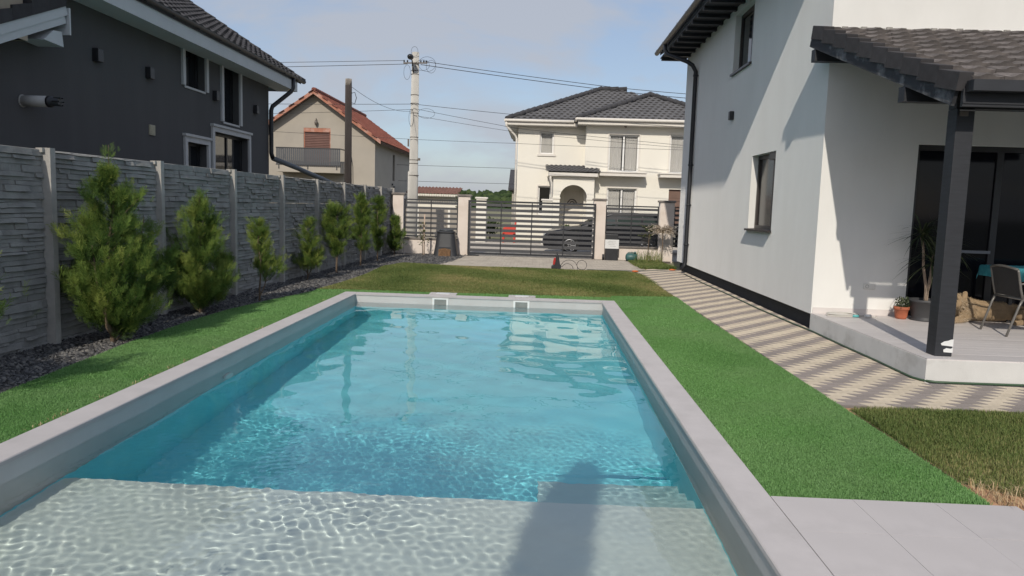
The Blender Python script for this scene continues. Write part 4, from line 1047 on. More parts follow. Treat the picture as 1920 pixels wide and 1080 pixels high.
b = MB(); b.tube([(2.06, 23.5, -0.02), (2.06, 23.5, 0.17)], 0.035, 10); b.build('post_foot', M['black_metal'], t)

# compost bin
t = thing('compost_bin', 'dark plastic compost bin with open hatch at its foot by the low wall', 'compost bin', (-2.87, 23.35, -0.03))
b = MB(); c0 = (-2.87, 23.32, -0.04)
b.lathe([(0.385, 0.0), (0.375, 0.03), (0.33, 0.30), (0.275, 0.70), (0.27, 0.74), (0.285, 0.745), (0.285, 0.77), (0.22, 0.79)], c0, 32, sq=5)
bd = b.build('body', mat('bin_plastic', (0.035, 0.037, 0.042), 0.5, 0.15, 5), t)
for k in range(5):
    pass
b = MB(); b.lathe([(0.225, 0.79), (0.225, 0.82), (0.19, 0.845), (0.0, 0.85)], c0, 24); b.build('lid', mat('bin_lid', (0.06, 0.065, 0.07), 0.45, 0.1), t)
b = MB(); b.prism([(c0[0] - 0.19, 22.965, 0.235), (c0[0] + 0.19, 22.965, 0.235), (c0[0] + 0.175, 22.985, 0.26), (c0[0] - 0.175, 22.985, 0.26)], (0, 0.06, 0.0)); b.build('hatch_lip', M['black_metal'], t)
b = MB()
nn_ = 12; vs = []
for i in range(nn_):
    for j in range(6):
        u = i / (nn_ - 1) * 2 - 1; v = j / 5
        vs.append((c0[0] + u * 0.185, 22.93 - 0.06 * (1 - v) + RG.uniform(-.012, .012), -0.03 + 0.255 * v * (1 - 0.12 * u * u) + RG.uniform(-.008, .008)))
b.add(vs, [(i * 6 + j, i * 6 + j + 1, (i + 1) * 6 + j + 1, (i + 1) * 6 + j) for i in range(nn_ - 1) for j in range(5)])
b.build('compost', mat('compost', (0.20, 0.115, 0.06), 0.95, 0.45, 30, 1.0, 60), t)
# staked sapling
M['leaf'] = foliage_mat('sapling_leaf', [(0.05, 0.07, 0.02), (0.10, 0.13, 0.035), (0.20, 0.18, 0.07)], 0.6, 0.3)
t = thing('sapling', 'thin staked sapling with few leaves next to the compost bin', 'sapling', (-3.54, 23.1, -0.03))
b = MB(); b.tube([(-3.53, 23.1, -0.05), (-3.535, 23.1, 0.7), (-3.53, 23.1, 1.25)], [0.022, 0.02, 0.018], 8); b.build('stake', mat('stake_wood', (0.55, 0.43, 0.34), 0.9, 0.15, 10), t)
b = MB(); b.tube([(-3.57, 23.06, -0.05), (-3.58, 23.07, 0.4), (-3.56, 23.07, 0.95)], [0.014, 0.012, 0.006], 6); b.build('trunk', M['bark'], t)
n = 90; z = rng.uniform(0.3, 1.0, n); pos = np.stack([-3.57 + rng.normal(0, 0.075, n), 23.07 + rng.normal(0, 0.07, n), z], 1)
leaf_obj('foliage', [leaves(pos, rng.normal(size=(n, 3)) + [0, 0, -0.3], rng.uniform(0.05, 0.10, n), rng.random(n), LFV, LFQ)], M['leaf'], t)
# grafted willow and its dark neighbour
M['willow'] = foliage_mat('willow_leaf', [(0.30, 0.27, 0.15), (0.55, 0.46, 0.34), (0.68, 0.58, 0.47), (0.74, 0.66, 0.56)], 0.6, 0.3)
t = thing('dappled_willow', 'small grafted willow with a cream pink mop crown before the shaded pillar', 'tree', (3.84, 23.25, -0.03))
b = MB(); b.tube([(3.84, 23.25, -0.05), (3.85, 23.25, 0.45), (3.84, 23.25, 0.93)], [0.018, 0.016, 0.016], 8)
P, A, T = [], [], []
for k in range(95):
    az = RG.uniform(0, 2 * pi); L = RG.uniform(0.25, 0.50); up = RG.uniform(-0.1, 0.9)
    p0 = Vector((3.84, 23.25, 0.93)); p1 = p0 + Vector((cos(az) * L * 0.6, sin(az) * L * 0.6, L * 0.5 * up + 0.06)); p2 = p0 + Vector((cos(az) * L, sin(az) * L, L * (0.75 * up - 0.25)))
    b.tube([p0, p1, p2], [0.004, 0.003, 0.0015], 3, caps=False)
    for q in range(17):
        s = q / 16; a = p0.lerp(p1, s).lerp(p1.lerp(p2, s), s); P.append(a); A.append((p2 - p0).normalized() + Vector((RG.gauss(0, .6), RG.gauss(0, .6), RG.gauss(0, .6)))); T.append(0.15 + 0.7 * s + RG.uniform(-.15, .15))
b.build('trunk', M['bark'], t)
leaf_obj('crown', [leaves(np.array(P), np.array(A), rng.uniform(0.035, 0.075, len(P)), np.clip(np.array(T), 0, 1), LFV, LFQ)], M['willow'], t)
t = thing('young_shrub', 'thin dark green young shrub just left of the cream willow', 'shrub', (3.42, 23.35, -0.03))
b = MB(); b.tube([(3.42, 23.35, -0.05), (3.43, 23.35, 0.5), (3.45, 23.35, 1.0)], [0.014, 0.011, 0.005], 6)
P, A = [], []
for k in range(26):
    z = RG.uniform(0.7, 1.08); az = RG.uniform(0, 2 * pi); L = RG.uniform(0.1, 0.33); p0 = Vector((3.44, 23.35, z)); p1 = p0 + Vector((cos(az) * L, sin(az) * L, 0.06))
    b.tube([p0, p1], [0.003, 0.0015], 3, caps=False)
    for q in range(9): P.append(p0.lerp(p1, q / 8)); A.append((cos(az) + RG.gauss(0, .5), sin(az) + RG.gauss(0, .5), RG.gauss(0, .5)))
b.build('trunk', M['bark'], t)
leaf_obj('foliage', [leaves(np.array(P), np.array(A), rng.uniform(0.04, 0.08, len(P)), rng.random(len(P)) * 0.6, LFV, LFQ)], M['leaf'], t)
# teal water can lying in the grass
t = thing('water_can', 'squat teal plastic can lying in the grass by the low wall', 'water can', (2.95, 23.35, -0.03))
M['teal'] = mat('teal_plastic', (0.055, 0.14, 0.135), 0.45, 0.1, 5)
b = MB(); b.tube([(2.74, 23.35, 0.11), (2.76, 23.35, 0.11), (2.79, 23.35, 0.11), (2.93, 23.35, 0.115), (3.06, 23.35, 0.11), (3.09, 23.35, 0.11), (3.11, 23.35, 0.11)], [0.05, 0.10, 0.125, 0.135, 0.125, 0.10, 0.05], 16); b.build('body', M['teal'], t)
b = MB(); b.tube([(2.80, 23.35, 0.235), (2.83, 23.35, 0.262), (2.93, 23.35, 0.270), (3.03, 23.35, 0.262), (3.06, 23.35, 0.235)], 0.014, 8); b.build('handle', M['teal'], t)
b = MB(); b.tube([(3.01, 23.30, 0.235), (3.03, 23.28, 0.285)], 0.028, 10); b.build('spout_cap', M['teal'], t)
# pressure washer with its hose loops
t = thing('pressure_washer', 'small black and red pressure washer standing at the edge of the lawn', 'pressure washer', (0.48, 19.45, -0.012))
b = MB(); b.prism([(0.37, 19.38, 0.0), (0.60, 19.38, 0.0), (0.585, 19.38, 0.16), (0.56, 19.38, 0.30), (0.535, 19.38, 0.37), (0.50, 19.38, 0.37), (0.48, 19.38, 0.28), (0.42, 19.38, 0.10), (0.37, 19.38, 0.07)], (0, 0.19, 0)); beveled(b.build('body', M['black_metal'], t), 0.012)
b = MB(); b.prism([(0.405, 19.366, 0.11), (0.455, 19.366, 0.11), (0.475, 19.366, 0.22), (0.475, 19.366, 0.29), (0.43, 19.366, 0.29), (0.41, 19.366, 0.20)], (0, 0.012, 0)); beveled(b.build('red_cover', mat('red_plastic', (0.45, 0.025, 0.02), 0.4, 0.1), t), 0.008)
b = MB(); b.tube([(0.51, 19.42, 0.36), (0.51, 19.42, 0.42), (0.51, 19.53, 0.42), (0.51, 19.53, 0.36)], 0.012, 8); b.build('handle', M['black_metal'], t)
for yy in (19.36, 19.585):
    b = MB(); b.tube([(0.56, yy, 0.06), (0.56, yy + 0.025, 0.06)], 0.065, 16); b.build('wheel', M['black_metal'], t)
b = MB()
def loop(cx_, cy_, r, z0, t0, t1, n=16): return [(cx_ + r * cos(a), cy_ + 0.02 * a, z0 + r * sin(a)) for a in np.linspace(t0, t1, n)]
b.tube([(0.59, 19.45, 0.06)] + loop(0.83, 19.40, 0.22, 0.02, pi * 0.9, 0.0), 0.007, 6)
b.tube([(0.59, 19.46, 0.04)] + loop(0.79, 19.44, 0.15, -0.01, pi * 0.85, 0.1), 0.007, 6)
b.tube(loop(1.16, 19.42, 0.125, 0.115, -pi / 2, 3 * pi / 2 + 0.3, 26), 0.007, 6)
b.build('hose', M['black_metal'], t)
# orange couplings and lead across the paving
t = tag(MB().tube([(1.30, 19.45, 0.0), (1.7, 19.48, 0.0), (2.1, 19.50, 0.0), (2.45, 19.43, 0.005), (2.75, 19.62, 0.005), (3.1, 19.85, 0.0), (3.5, 19.95, 0.0), (3.72, 19.9, 0.0)], 0.011, 6).build('water_hose', mat('hose_dark', (0.05, 0.07, 0.05), 0.5), None), 'thin dark hose crossing from the lawn edge to the house corner', 'hose')
for x, y, lab in ((2.52, 19.30, 'orange hose coupling at the far corner of the lawn'), (3.62, 20.15, 'orange hose coupling lying by the downpipe foot')):
    c_ = MB().tube([(x - 0.07, y, 0.012), (x - 0.02, y, 0.012), (x + 0.02, y, 0.012), (x + 0.09, y, 0.012)], [0.016, 0.026, 0.026, 0.016], 8).build('hose_coupling', mat('orange_plastic', (0.65, 0.16, 0.04), 0.45), None, org=(x, y, 0))
    tag(c_, lab, 'hose coupling', 'orange couplings')
# garden hose hugging the house and terrace
hp = [(3.72, 19.0, 0.012), (3.70, 17.0, 0.012), (3.73, 14.5, 0.012), (3.72, 12.5, 0.012), (3.76, 11.0, 0.012), (3.80, 10.2, 0.012), (3.79, 9.2, 0.012), (3.80, 8.3, 0.012), (3.79, 7.75, 0.012), (3.79, 7.47, 0.012), (3.83, 7.36, 0.012), (3.93, 7.30, 0.012), (4.15, 7.29, 0.012), (4.8, 7.30, 0.012), (5.6, 7.31, 0.012), (7.0, 7.30, 0.012)]
tag(MB().tube(hp, 0.0125, 8).build('garden_hose', mat('hose_green', (0.05, 0.095, 0.05), 0.45, 0.15, 10), None), 'dark green garden hose hugging the house plinth and terrace foot', 'hose')
# ================================================================== THINGS ON THE TERRACE
M['pot_grey'] = mat('pot_grey', (0.055, 0.055, 0.058), 0.55, 0.12, 6)
M['terracotta'] = mat('pot_terracotta', (0.42, 0.13, 0.065), 0.75, 0.12, 8)
M['potting'] = mat('potting_soil', (0.05, 0.035, 0.025), 0.95, 0.4, 30, 0.8, 60)
M['strap'] = foliage_mat('strap_leaf', [(0.02, 0.035, 0.016), (0.045, 0.065, 0.03), (0.09, 0.10, 0.05)], 0.45, 0.2)
M['stem'] = mat('pale_stem', (0.33, 0.25, 0.19), 0.9, 0.25, 16, 0.4, 60)
pc = (5.23, 10.16, TZ)
t = thing('dracaena', 'tall potted dracaena with pale forked stems and drooping strap leaves', 'potted plant', pc)
b = MB(); b.lathe([(0.175, 0.0), (0.175, 0.02), (0.15, 0.03), (0.16, 0.06), (0.188, 0.245), (0.20, 0.25), (0.20, 0.285), (0.18, 0.285), (0.175, 0.25), (0.0, 0.25)], pc, 28); b.build('pot', M['pot_grey'], t)
b = MB(); b.lathe([(0.178, 0.252), (0.0, 0.262)], pc, 20); b.build('soil', M['potting'], t)
heads = [((5.10, 10.14, 1.44), 62), ((5.40, 10.18, 1.30), 60), ((5.24, 10.10, 1.12), 44)]
b = MB()
b.tube([(5.235, 10.16, 0.45), (5.235, 10.16, 0.62), (5.22, 10.16, 0.70), (5.16, 10.15, 0.95), (5.14, 10.15, 1.18), (5.10, 10.14, 1.34), (5.10, 10.14, 1.46)], [0.030, 0.026, 0.018, 0.016, 0.016, 0.017, 0.012], 9)
b.tube([(5.24, 10.16, 0.60), (5.27, 10.16, 0.74), (5.31, 10.17, 0.90), (5.33, 10.17, 1.05), (5.39, 10.18, 1.2), (5.40, 10.18, 1.32)], [0.020, 0.016, 0.015, 0.015, 0.016, 0.012], 9)
b.tube([(5.235, 10.15, 0.62), (5.25, 10.13, 0.85), (5.24, 10.10, 1.14)], [0.014, 0.012, 0.010], 8)
b.build('stem', M['stem'], t)
V, Lp, Sz, T = [], [], [], []; off = 0
for (hx, hy, hz_), n in heads:
    for k in range(n):
        az = RG.uniform(0, 2 * pi); el = RG.uniform(-0.5, 1.3); L = RG.uniform(0.34, 0.56); w = 0.0135; tn_ = RG.random()
        d = Vector((cos(az) * cos(el), sin(az) * cos(el), sin(el))); s = Vector((-sin(az), cos(az), 0)); p = Vector((hx, hy, hz_ - RG.uniform(0, 0.14)))
        if p.y + d.y * L > WY - 0.03: d.y = -abs(d.y) * 0.4
        droop = RG.uniform(0.3, 1.5); vs = []
        for i in range(7):
            q = i / 6; c_ = p + d * (L * q) + Vector((0, 0, -droop * L * 0.45 * q * q)); ww = w * (0.6 + 1.6 * q) if q < 0.25 else w * (1.0 - ((q - 0.25) / 0.75) ** 1.6)
            vs += [c_ - s * ww + Vector((0, 0, 0.004)), c_ + s * ww + Vector((0, 0, 0.004))]
        V += [tuple(v) for v in vs]; T += [tn_] * 14
        for i in range(6): Lp += [off + 2 * i, off + 2 * i + 1, off + 2 * i + 3, off + 2 * i + 2]; Sz.append(4)
        off += 14
leaf_obj('foliage', [(np.array(V), np.array(Lp), np.array(Sz), np.array(T))], M['strap'], t)
pc = (4.965, 10.24, TZ)
t = thing('flower_pot', 'small terracotta pot with a low bushy plant beside the big grey pot', 'potted plant', pc)
b = MB(); b.lathe([(0.065, 0.0), (0.075, 0.03), (0.088, 0.125), (0.098, 0.128), (0.098, 0.165), (0.088, 0.168), (0.085, 0.14), (0.0, 0.14)], pc, 24); b.build('pot', M['terracotta'], t)
n = 260; a = rng.uniform(0, 2 * pi, n); r = 0.085 * np.sqrt(rng.random(n)); pos = np.stack([pc[0] + r * np.cos(a), pc[1] + r * np.sin(a), pc[2] + 0.14 + rng.random(n) ** 1.5 * 0.13], 1)
leaf_obj('foliage', [leaves(pos, rng.normal(size=(n, 3)) * 0.7 + [0, 0, 0.7], rng.uniform(0.03, 0.06, n), rng.random(n), LFV, LFQ)], foliage_mat('succulent', [(0.03, 0.045, 0.02), (0.07, 0.09, 0.05), (0.14, 0.15, 0.09)], 0.5, 0.15), t)
# coil of cable
t = thing('extension_cable', 'tangled pale cable coil with a teal coupling on the terrace by the wall', 'cable', (4.3, 10.25, TZ))
b = MB(); pts = []
for i in range(150):
    a = i / 150 * 2 * pi * 6.5; k = 0.5 + 0.5 * sin(i * 0.13 + 1.0)
    pts.append((4.22 + 0.20 * cos(a) * (0.7 + 0.4 * k) + 0.03 * sin(i * 0.4), 10.28 + 0.10 * sin(a) * (0.7 + 0.4 * k), TZ + 0.008 + 0.035 * (0.5 + 0.5 * sin(a * 0.5 + i * 0.05)) * k))
pts += [(4.50, 10.30, TZ + 0.008), (4.62, 10.22, TZ + 0.008), (4.66, 10.30, TZ + 0.008)]
b.tube(pts, 0.0065, 6); b.build('cord', mat('cable_white', (0.62, 0.60, 0.55), 0.5, 0.05), t)
b = MB(); b.tube([(4.30, 10.20, TZ + 0.02), (4.38, 10.19, TZ + 0.02)], 0.018, 8); b.build('coupling', mat('cable_teal', (0.12, 0.42, 0.42), 0.4), t)
b = MB(); b.tube([(4.47, 10.20, TZ + 0.025), (4.55, 10.21, TZ + 0.025)], 0.022, 8); b.build('plug', M['white_plastic'], t)
# rattan style metal chair seen from behind
M['chair_metal'] = mat('chair_tube', (0.20, 0.19, 0.175), 0.4, 0.15, 6, metal=0.4)
M['chair_mesh'] = mat('chair_fabric', (0.035, 0.033, 0.032), 0.8, 0.2, 60, 0.4, 200)
t = thing('garden_chair', 'metal garden chair with dark sling back turned towards the teal table', 'chair', (5.85, 9.22, TZ))
def chair_part(name, m, mb): return mb.build(name, m, t)
y0, y1 = 8.95, 9.48
for nm, pts in (('leg', [(5.585, y0, TZ), (5.70, y0, 0.60), (5.735, y0, 0.68)]), ('leg', [(5.59, y1, TZ), (5.70, y1, 0.60), (5.735, y1, 0.68)]),
                ('leg', [(6.30, y0, TZ), (6.24, y0, 0.55), (6.20, y0, 0.665), (5.735, y0, 0.68)]), ('leg', [(6.30, y1, TZ), (6.24, y1, 0.55), (6.20, y1, 0.665), (5.735, y1, 0.68)])):
    b = MB(); b.tube(pts, 0.0135, 10); chair_part(nm, M['chair_metal'], b)
b = MB()
for y in (y0, y1): b.tube([(5.735, y, 0.68), (5.70, y, 0.80), (5.655, y, 1.0), (5.645, y, 1.03)], 0.0135, 10)
b.tube([(5.645, y0, 1.03)] + [(5.645 - 0.035 * sin(pi * k / 8), y0 + (y1 - y0) * k / 8, 1.03 + 0.03 * sin(pi * k / 8)) for k in range(1, 8)] + [(5.645, y1, 1.03)], 0.0135, 10)
b.tube([(5.735, y0, 0.68), (5.735, y1, 0.68)], 0.012, 8)
chair_part('back_frame', M['chair_metal'], b)
b = MB()
def bk(u, v): zc = 0.70 + 0.335 * v; return (5.728 - 0.083 * v - 0.03 * sin(pi * u) * (0.4 + 0.6 * v), y0 + 0.012 + (y1 - y0 - 0.024) * u, zc + 0.025 * v * sin(pi * u))
vs = [bk(i / 10, j / 8) for i in range(11) for j in range(9)]; vs2 = [(x + 0.006, y, z) for x, y, z in vs]
fs = [(i * 9 + j, i * 9 + j + 1, (i + 1) * 9 + j + 1, (i + 1) * 9 + j) for i in range(10) for j in range(8)]
b.add(vs, fs, True); b.add(vs2, fs, True); chair_part('backrest', M['chair_mesh'], b)
b = MB(); b.box(5.74, 6.21, y0 + 0.012, y1 - 0.012, 0.664, 0.678); beveled(chair_part('seat', M['chair_mesh'], b), 0.005)
for y in (y0, y1):
    b = MB(); b.tube([(5.685, y, 0.86), (5.78, y, 0.875), (6.10, y, 0.86), (6.20, y, 0.80), (6.20, y, 0.665)], 0.0125, 8); chair_part('armrest', M['chair_metal'], b)
# table and its cloth
t = thing('garden_table', 'garden table on dark legs under a teal cloth, cut by the right edge', 'table', (7.0, 9.75, TZ))
b = MB(); b.cbox(6.02, 7.6, 9.30, 10.30, 0.970, 0.997, 0.004); b.build('tabletop', M['black_metal'], t)
for x, y in ((6.36, 9.42), (6.36, 10.2), (7.5, 9.42), (7.5, 10.2)):
    b = MB(); b.box(x - 0.022, x + 0.022, y - 0.022, y + 0.022, TZ, 0.970); b.build('leg', M['black_metal'], t)
b = MB(); nx, ny = 40, 34; vs = []
for i in range(nx + 1):
    for j in range(ny + 1):
        x = 5.87 + (7.75 - 5.87) * i / nx; y = 9.15 + 1.30 * j / ny
        ox = max(0, 6.012 - x, x - 7.608); oy = max(0, 9.292 - y, y - 10.308); d_ = ox + oy
        k = min(1.0, d_ / 0.02)
        xx = min(max(x, 6.008), 7.612) if ox else x; yy = min(max(y, 9.288), 10.312) if oy else y
        wv = 0.012 * sin(y * 23) if ox else (0.012 * sin(x * 21) if oy else 0)
        if ox: xx += (-1 if x < 6.5 else 1) * (0.006 + abs(wv) + 0.05 * d_)
        if oy: yy += (-1 if y < 9.5 else 1) * (0.006 + abs(wv) + 0.05 * d_)
        vs.append((xx, yy, 1.001 - d_ * (1.0 if not (ox and oy) else 0.72)))
b.add(vs, [(i * (ny + 1) + j, i * (ny + 1) + j + 1, (i + 1) * (ny + 1) + j + 1, (i + 1) * (ny + 1) + j) for i in range(nx) for j in range(ny)], True)
cl_ = b.build('tablecloth', mat('cloth_teal', (0.045, 0.28, 0.33), 0.8, 0.12, 8, stain=(0.16, 0.45, 0.50), stain_scale=9, stain_amt=0.5), None, org=(7.0, 9.75, 1.0))
tag(cl_, 'teal patterned tablecloth hanging over the garden table edge', 'tablecloth')

# ------------------------------------------------------------------ dog lying by the door
M['fur'] = foliage_mat('dog_fur', [(0.20, 0.13, 0.075), (0.34, 0.24, 0.14), (0.50, 0.39, 0.26), (0.66, 0.56, 0.43)], 0.8, 0.0)
M['skin'] = mat('dog_coat', (0.33, 0.235, 0.14), 0.85, 0.18, 14, 0.5, 80)
M['dog_dark'] = mat('dog_nose', (0.02, 0.016, 0.014), 0.35, 0.1)
dog = thing('dog', 'large tan dog lying on the terrace behind the post with its head up', 'dog', (6.0, 10.2, TZ))
def skin_body(name, pts, edges, rad, m, parent, sub=2):
    me = bpy.data.meshes.new(name); o = bpy.data.objects.new(name, me)
    org = ORG[parent]
    me.from_pydata([(p[0] - org.x, p[1] - org.y, p[2] - org.z) for p in pts], edges, []); C.objects.link(o)
    bq = bmesh.new(); bq.from_mesh(me); bq.verts.layers.skin.verify(); bq.to_mesh(me); bq.free()
    for v, r in zip(me.skin_vertices[0].data, rad): v.radius = r if hasattr(r, '__len__') else (r, r)
    me.skin_vertices[0].data[0].use_root = True
    sk_ = o.modifiers.new('skin', 'SKIN'); sk_.use_smooth_shade = True
    sb = o.modifiers.new('sub', 'SUBSURF'); sb.levels = sub; sb.render_levels = sub
    dg = bpy.context.evaluated_depsgraph_get(); ev = o.evaluated_get(dg)
    nm_ = bpy.data.meshes.new_from_object(ev)
    o.modifiers.clear(); o.data = nm_; bpy.data.meshes.remove(me)
    nm_.materials.clear(); nm_.materials.append(m)
    for p in nm_.polygons: p.use_smooth = True
    o.parent = parent; ORG[o] = org
    return o
Z = TZ
dp_pts = [(6.155, 10.26, Z + 0.145), (6.395, 10.26, Z + 0.145), (6.615, 10.26, Z + 0.13), (6.775, 10.26, Z + 0.09),       # 0 belly,1 loin,2 rump,3 tail root
          (5.915, 10.24, Z + 0.155), (5.765, 10.20, Z + 0.175), (5.680, 10.15, Z + 0.245), (5.610, 10.10, Z + 0.300),      # 4 ribs,5 shoulders,6 neck,7 skull
          (5.520, 9.995, Z + 0.258), (5.490, 9.965, Z + 0.240),                                                      # 8 muzzle, 9 nose
          (5.735, 10.08, Z + 0.09), (5.655, 10.02, Z + 0.05), (5.495, 9.94, Z + 0.034), (5.415, 9.91, Z + 0.03),          # 10-13 near foreleg
          (5.755, 10.28, Z + 0.09), (5.675, 10.30, Z + 0.05), (5.515, 10.24, Z + 0.034), (5.445, 10.22, Z + 0.03),        # 14-17 far foreleg
          (6.575, 10.12, Z + 0.115), (6.395, 10.06, Z + 0.125), (6.535, 10.00, Z + 0.05), (6.375, 9.97, Z + 0.032), (6.295, 9.96, Z + 0.028),  # 18-22 hind leg
          (6.915, 10.19, Z + 0.05), (7.045, 10.09, Z + 0.04)]
dp_edges = [(0, 1), (1, 2), (2, 3), (0, 4), (4, 5), (5, 6), (6, 7), (7, 8), (8, 9), (5, 10), (10, 11), (11, 12), (12, 13), (5, 14), (14, 15), (15, 16), (16, 17), (2, 18), (18, 19), (19, 20), (20, 21), (21, 22), (3, 23), (23, 24)]
dp_rad = [.14, .135, .12, .05, .15, .155, .135, .115, .066, .046, .075, .052, .038, .042, .075, .052, .038, .042, .095, .072, .045, .034, .036, .035, .022]
body = skin_body('body', dp_pts, dp_edges, dp_rad, M['skin'], dog)
# fur: short tufts all over the coat
me = body.data; nv = len(me.polygons)
co = np.empty(nv * 3, np.float32); no = np.empty(nv * 3, np.float32); ar = np.empty(nv, np.float32)
me.polygons.foreach_get('center', co); me.polygons.foreach_get('normal', no); me.polygons.foreach_get('area', ar)
co = co.reshape(-1, 3); no = no.reshape(-1, 3); pick = rng.choice(nv, 36000, p=ar / ar.sum())
base = co[pick] + rng.normal(0, 0.008, (36000, 3)); nrm = no[pick]
flow = np.array([[0.8, 0.0, -0.45]]); ax = unit(nrm * 0.38 + flow * 0.85 + rng.normal(0, 0.22, (36000, 3)))
hd = np.array(dp_pts[7]) - np.array(ORG[dog]); dist = np.linalg.norm(base - (hd + [0.05, 0, -0.08]), axis=1)
ln = 0.013 + 0.026 * np.exp(-(dist / 0.17) ** 2); near_face = np.linalg.norm(base - (np.array(dp_pts[8]) - np.array(ORG[dog])), axis=1) < 0.09; ln[near_face] = 0.012
tone = np.clip(rng.normal(0.42, 0.16, 36000) + 0.30 * np.exp(-(dist / 0.22) ** 2) + 0.35 * (base[:, 2] < 0.07) * (base[:, 0] < -0.1) + 0.10 * np.sin(base[:, 0] * 9) * 0.6 - 0.16 * np.clip((base[:, 0] + 0.15) * 3, 0, 1), 0, 1)
FV = np.array([(-0.075, 0, 0), (0.075, 0, 0), (0, 1, 0)], float); FQ = np.array([(0, 1, 2)])
n = 36000; r_ = unit(np.cross(ax, rng.normal(size=(n, 3))))
V = (base - nrm * 0.004)[:, None] + ln[:, None, None] * (FV[None, :, :1] * r_[:, None] + FV[None, :, 1:2] * ax[:, None])
fo = bpy.data.objects.new('fur', fast_mesh('fur', V.reshape(-1, 3), np.arange(n * 3), np.full(n, 3), np.repeat(tone, 3))); C.objects.link(fo); fo.data.materials.append(M['fur']); fo.parent = dog; fo['kind'] = 'stuff'
def ear(px, py, pz, dx, dy):
    b = MB(); r = []
    for i in range(9):
        t_ = pi * i / 8; r.append((px + dx * 0.046 * cos(t_), py + dy * 0.046 * cos(t_), pz + 0.050 * sin(t_) ** 0.7))
    r = [(px + dx * 0.050, py + dy * 0.050, pz - 0.05), *r, (px - dx * 0.050, py - dy * 0.050, pz - 0.05)]
    b.prism(r, (0.022 * dy, -0.022 * dx, 0.004)); e_ = beveled(b.build('ear', M['skin'], dog), 0.009, 3)
    b = MB(); q_ = [(x + (px - x) * 0.35 - 0.0025 * dy * sg_, y + (py - y) * 0.35 + 0.0025 * dx * sg_, z + (pz + 0.01 - z) * 0.35) for x, y, z in r[1:-1]]
    b.prism(q_, (-0.003 * dy * sg_, 0.003 * dx * sg_, 0)); b.build('inner_ear', M['ear_dark'], e_)
M['ear_dark'] = mat('ear_inner', (0.10, 0.065, 0.045), 0.9, 0.2)
sg_ = 1
ear(5.668, 10.040, Z + 0.372, 0.85, 0.35); ear(5.590, 10.175, Z + 0.372, 0.75, 0.45)
b = MB(); b.ball((5.453, 9.925, Z + 0.252), (0.022, 0.022, 0.018)); b.build('nose', M['dog_dark'], dog)
for p in ((5.552, 9.985, Z + 0.318), (5.510, 10.075, Z + 0.318)):
    b = MB(); b.ball(p, 0.012); b.build('eye', M['dog_dark'], dog)

# ------------------------------------------------------------------ unseen slim clipped cypress added behind the camera for the shelf shadow, caster unknown
t = thing('shadow_caster_cypress', 'unseen columnar cypress added behind the shallow end to cast the shelf shadow', 'tree', (-0.81, -2.3, -0.03))
b = MB(); b.tube([(-0.81, -2.3, -0.05), (-0.81, -2.3, 4.3)], [0.05, 0.015], 8); b.build('trunk', M['bark'], t)
n = 15000; z = rng.uniform(0.15, 4.75, n); rad = np.interp(z, [0.15, 0.5, 2.5, 4.2, 4.55, 4.75], [0.16, 0.22, 0.23, 0.19, 0.14, 0.05]) * rng.uniform(0.3, 1.0, n); a = rng.uniform(0, 2 * pi, n)
pos = np.stack([-0.81 + rad * np.cos(a), -2.3 + rad * np.sin(a), z], 1)
leaf_obj('foliage', [leaves(pos, np.stack([np.cos(a) * 0.4, np.sin(a) * 0.4, np.ones(n)], 1) + rng.normal(0, 0.25, (n, 3)), rng.uniform(0.07, 0.13, n), rng.random(n))], M['cypress'], t)
# ================================================================== STREET: POLES AND CABLES
M['pole_conc'] = mat('pole_concrete', (0.52, 0.50, 0.46), 0.9, 0.10, 2, 0.3, 60, stain=(0.40, 0.38, 0.35), stain_scale=1.2, stain_amt=0.5, stretch=(1, 1, 0.4))
M['pole_wood'] = mat('pole_wood', (0.055, 0.045, 0.042), 0.95, 0.35, 8, 0.8, 40, stretch=(1, 1, 0.12))
M['wire'] = mat('wire_black', (0.03, 0.03, 0.033), 0.6)
ux, uy = -5.42, 32.0
t = thing('utility_pole', 'pale round concrete utility pole carrying cables and a street lamp', 'utility pole', (ux, uy, -0.05))
b = MB(); b.tube([(ux + 0.0, uy, -0.1), (ux + 0.0, uy, 2.9), (ux + 0.02, uy, 2.92), (ux + 0.03, uy, 7.85)], [0.225, 0.215, 0.185, 0.15], 20); b.build('shaft', M['pole_conc'], t)
b = MB()
for z in (7.1, 6.95, 6.1, 5.75, 5.35, 4.35, 3.4, 3.25, 2.75):
    r = 0.225 if z < 2.9 else 0.188 - (z - 2.9) * 0.0068
    b.tube([(ux + 0.02, uy, z - 0.012), (ux + 0.02, uy, z + 0.012)], r + 0.008, 16)
b.box(ux - 0.22, ux - 0.17, uy - 0.2, uy - 0.1, 3.95, 4.25); b.box(ux + 0.21, ux + 0.30, uy - 0.1, uy, 3.38, 3.48)
b.build('clamp', M['gutter_brown'], t)
b = MB(); b.tube([(ux - 0.02, uy - 0.18, 7.0), (ux - 0.04, uy - 0.45, 7.45), (ux - 0.05, uy - 0.6, 7.5)], 0.025, 8)
b.ball((ux - 0.06, uy - 0.72, 7.53), (0.13, 0.24, 0.11), 12, 8); b.build('street_lamp', M['black_metal'], t)
b = MB(); b.bar((ux - 0.45, uy - 0.16, 7.38), (ux + 0.55, uy - 0.16, 7.40), 0.05, 0.05); ca = b.build('cross_arm', M['gutter_brown'], t)
b = MB()
for x in (-0.42, -0.28, 0.28, 0.40, 0.52): b.tube([(ux + x, uy - 0.16, 7.42), (ux + x, uy - 0.16, 7.50)], 0.03, 8)
b.build('insulator', M['black_metal'], ca)
b = MB()
def ring(x, z, rx, rz, n=22): return [(x + rx * cos(a), uy - 0.2, z + rz * sin(a)) for a in np.linspace(0, 2 * pi, n)]
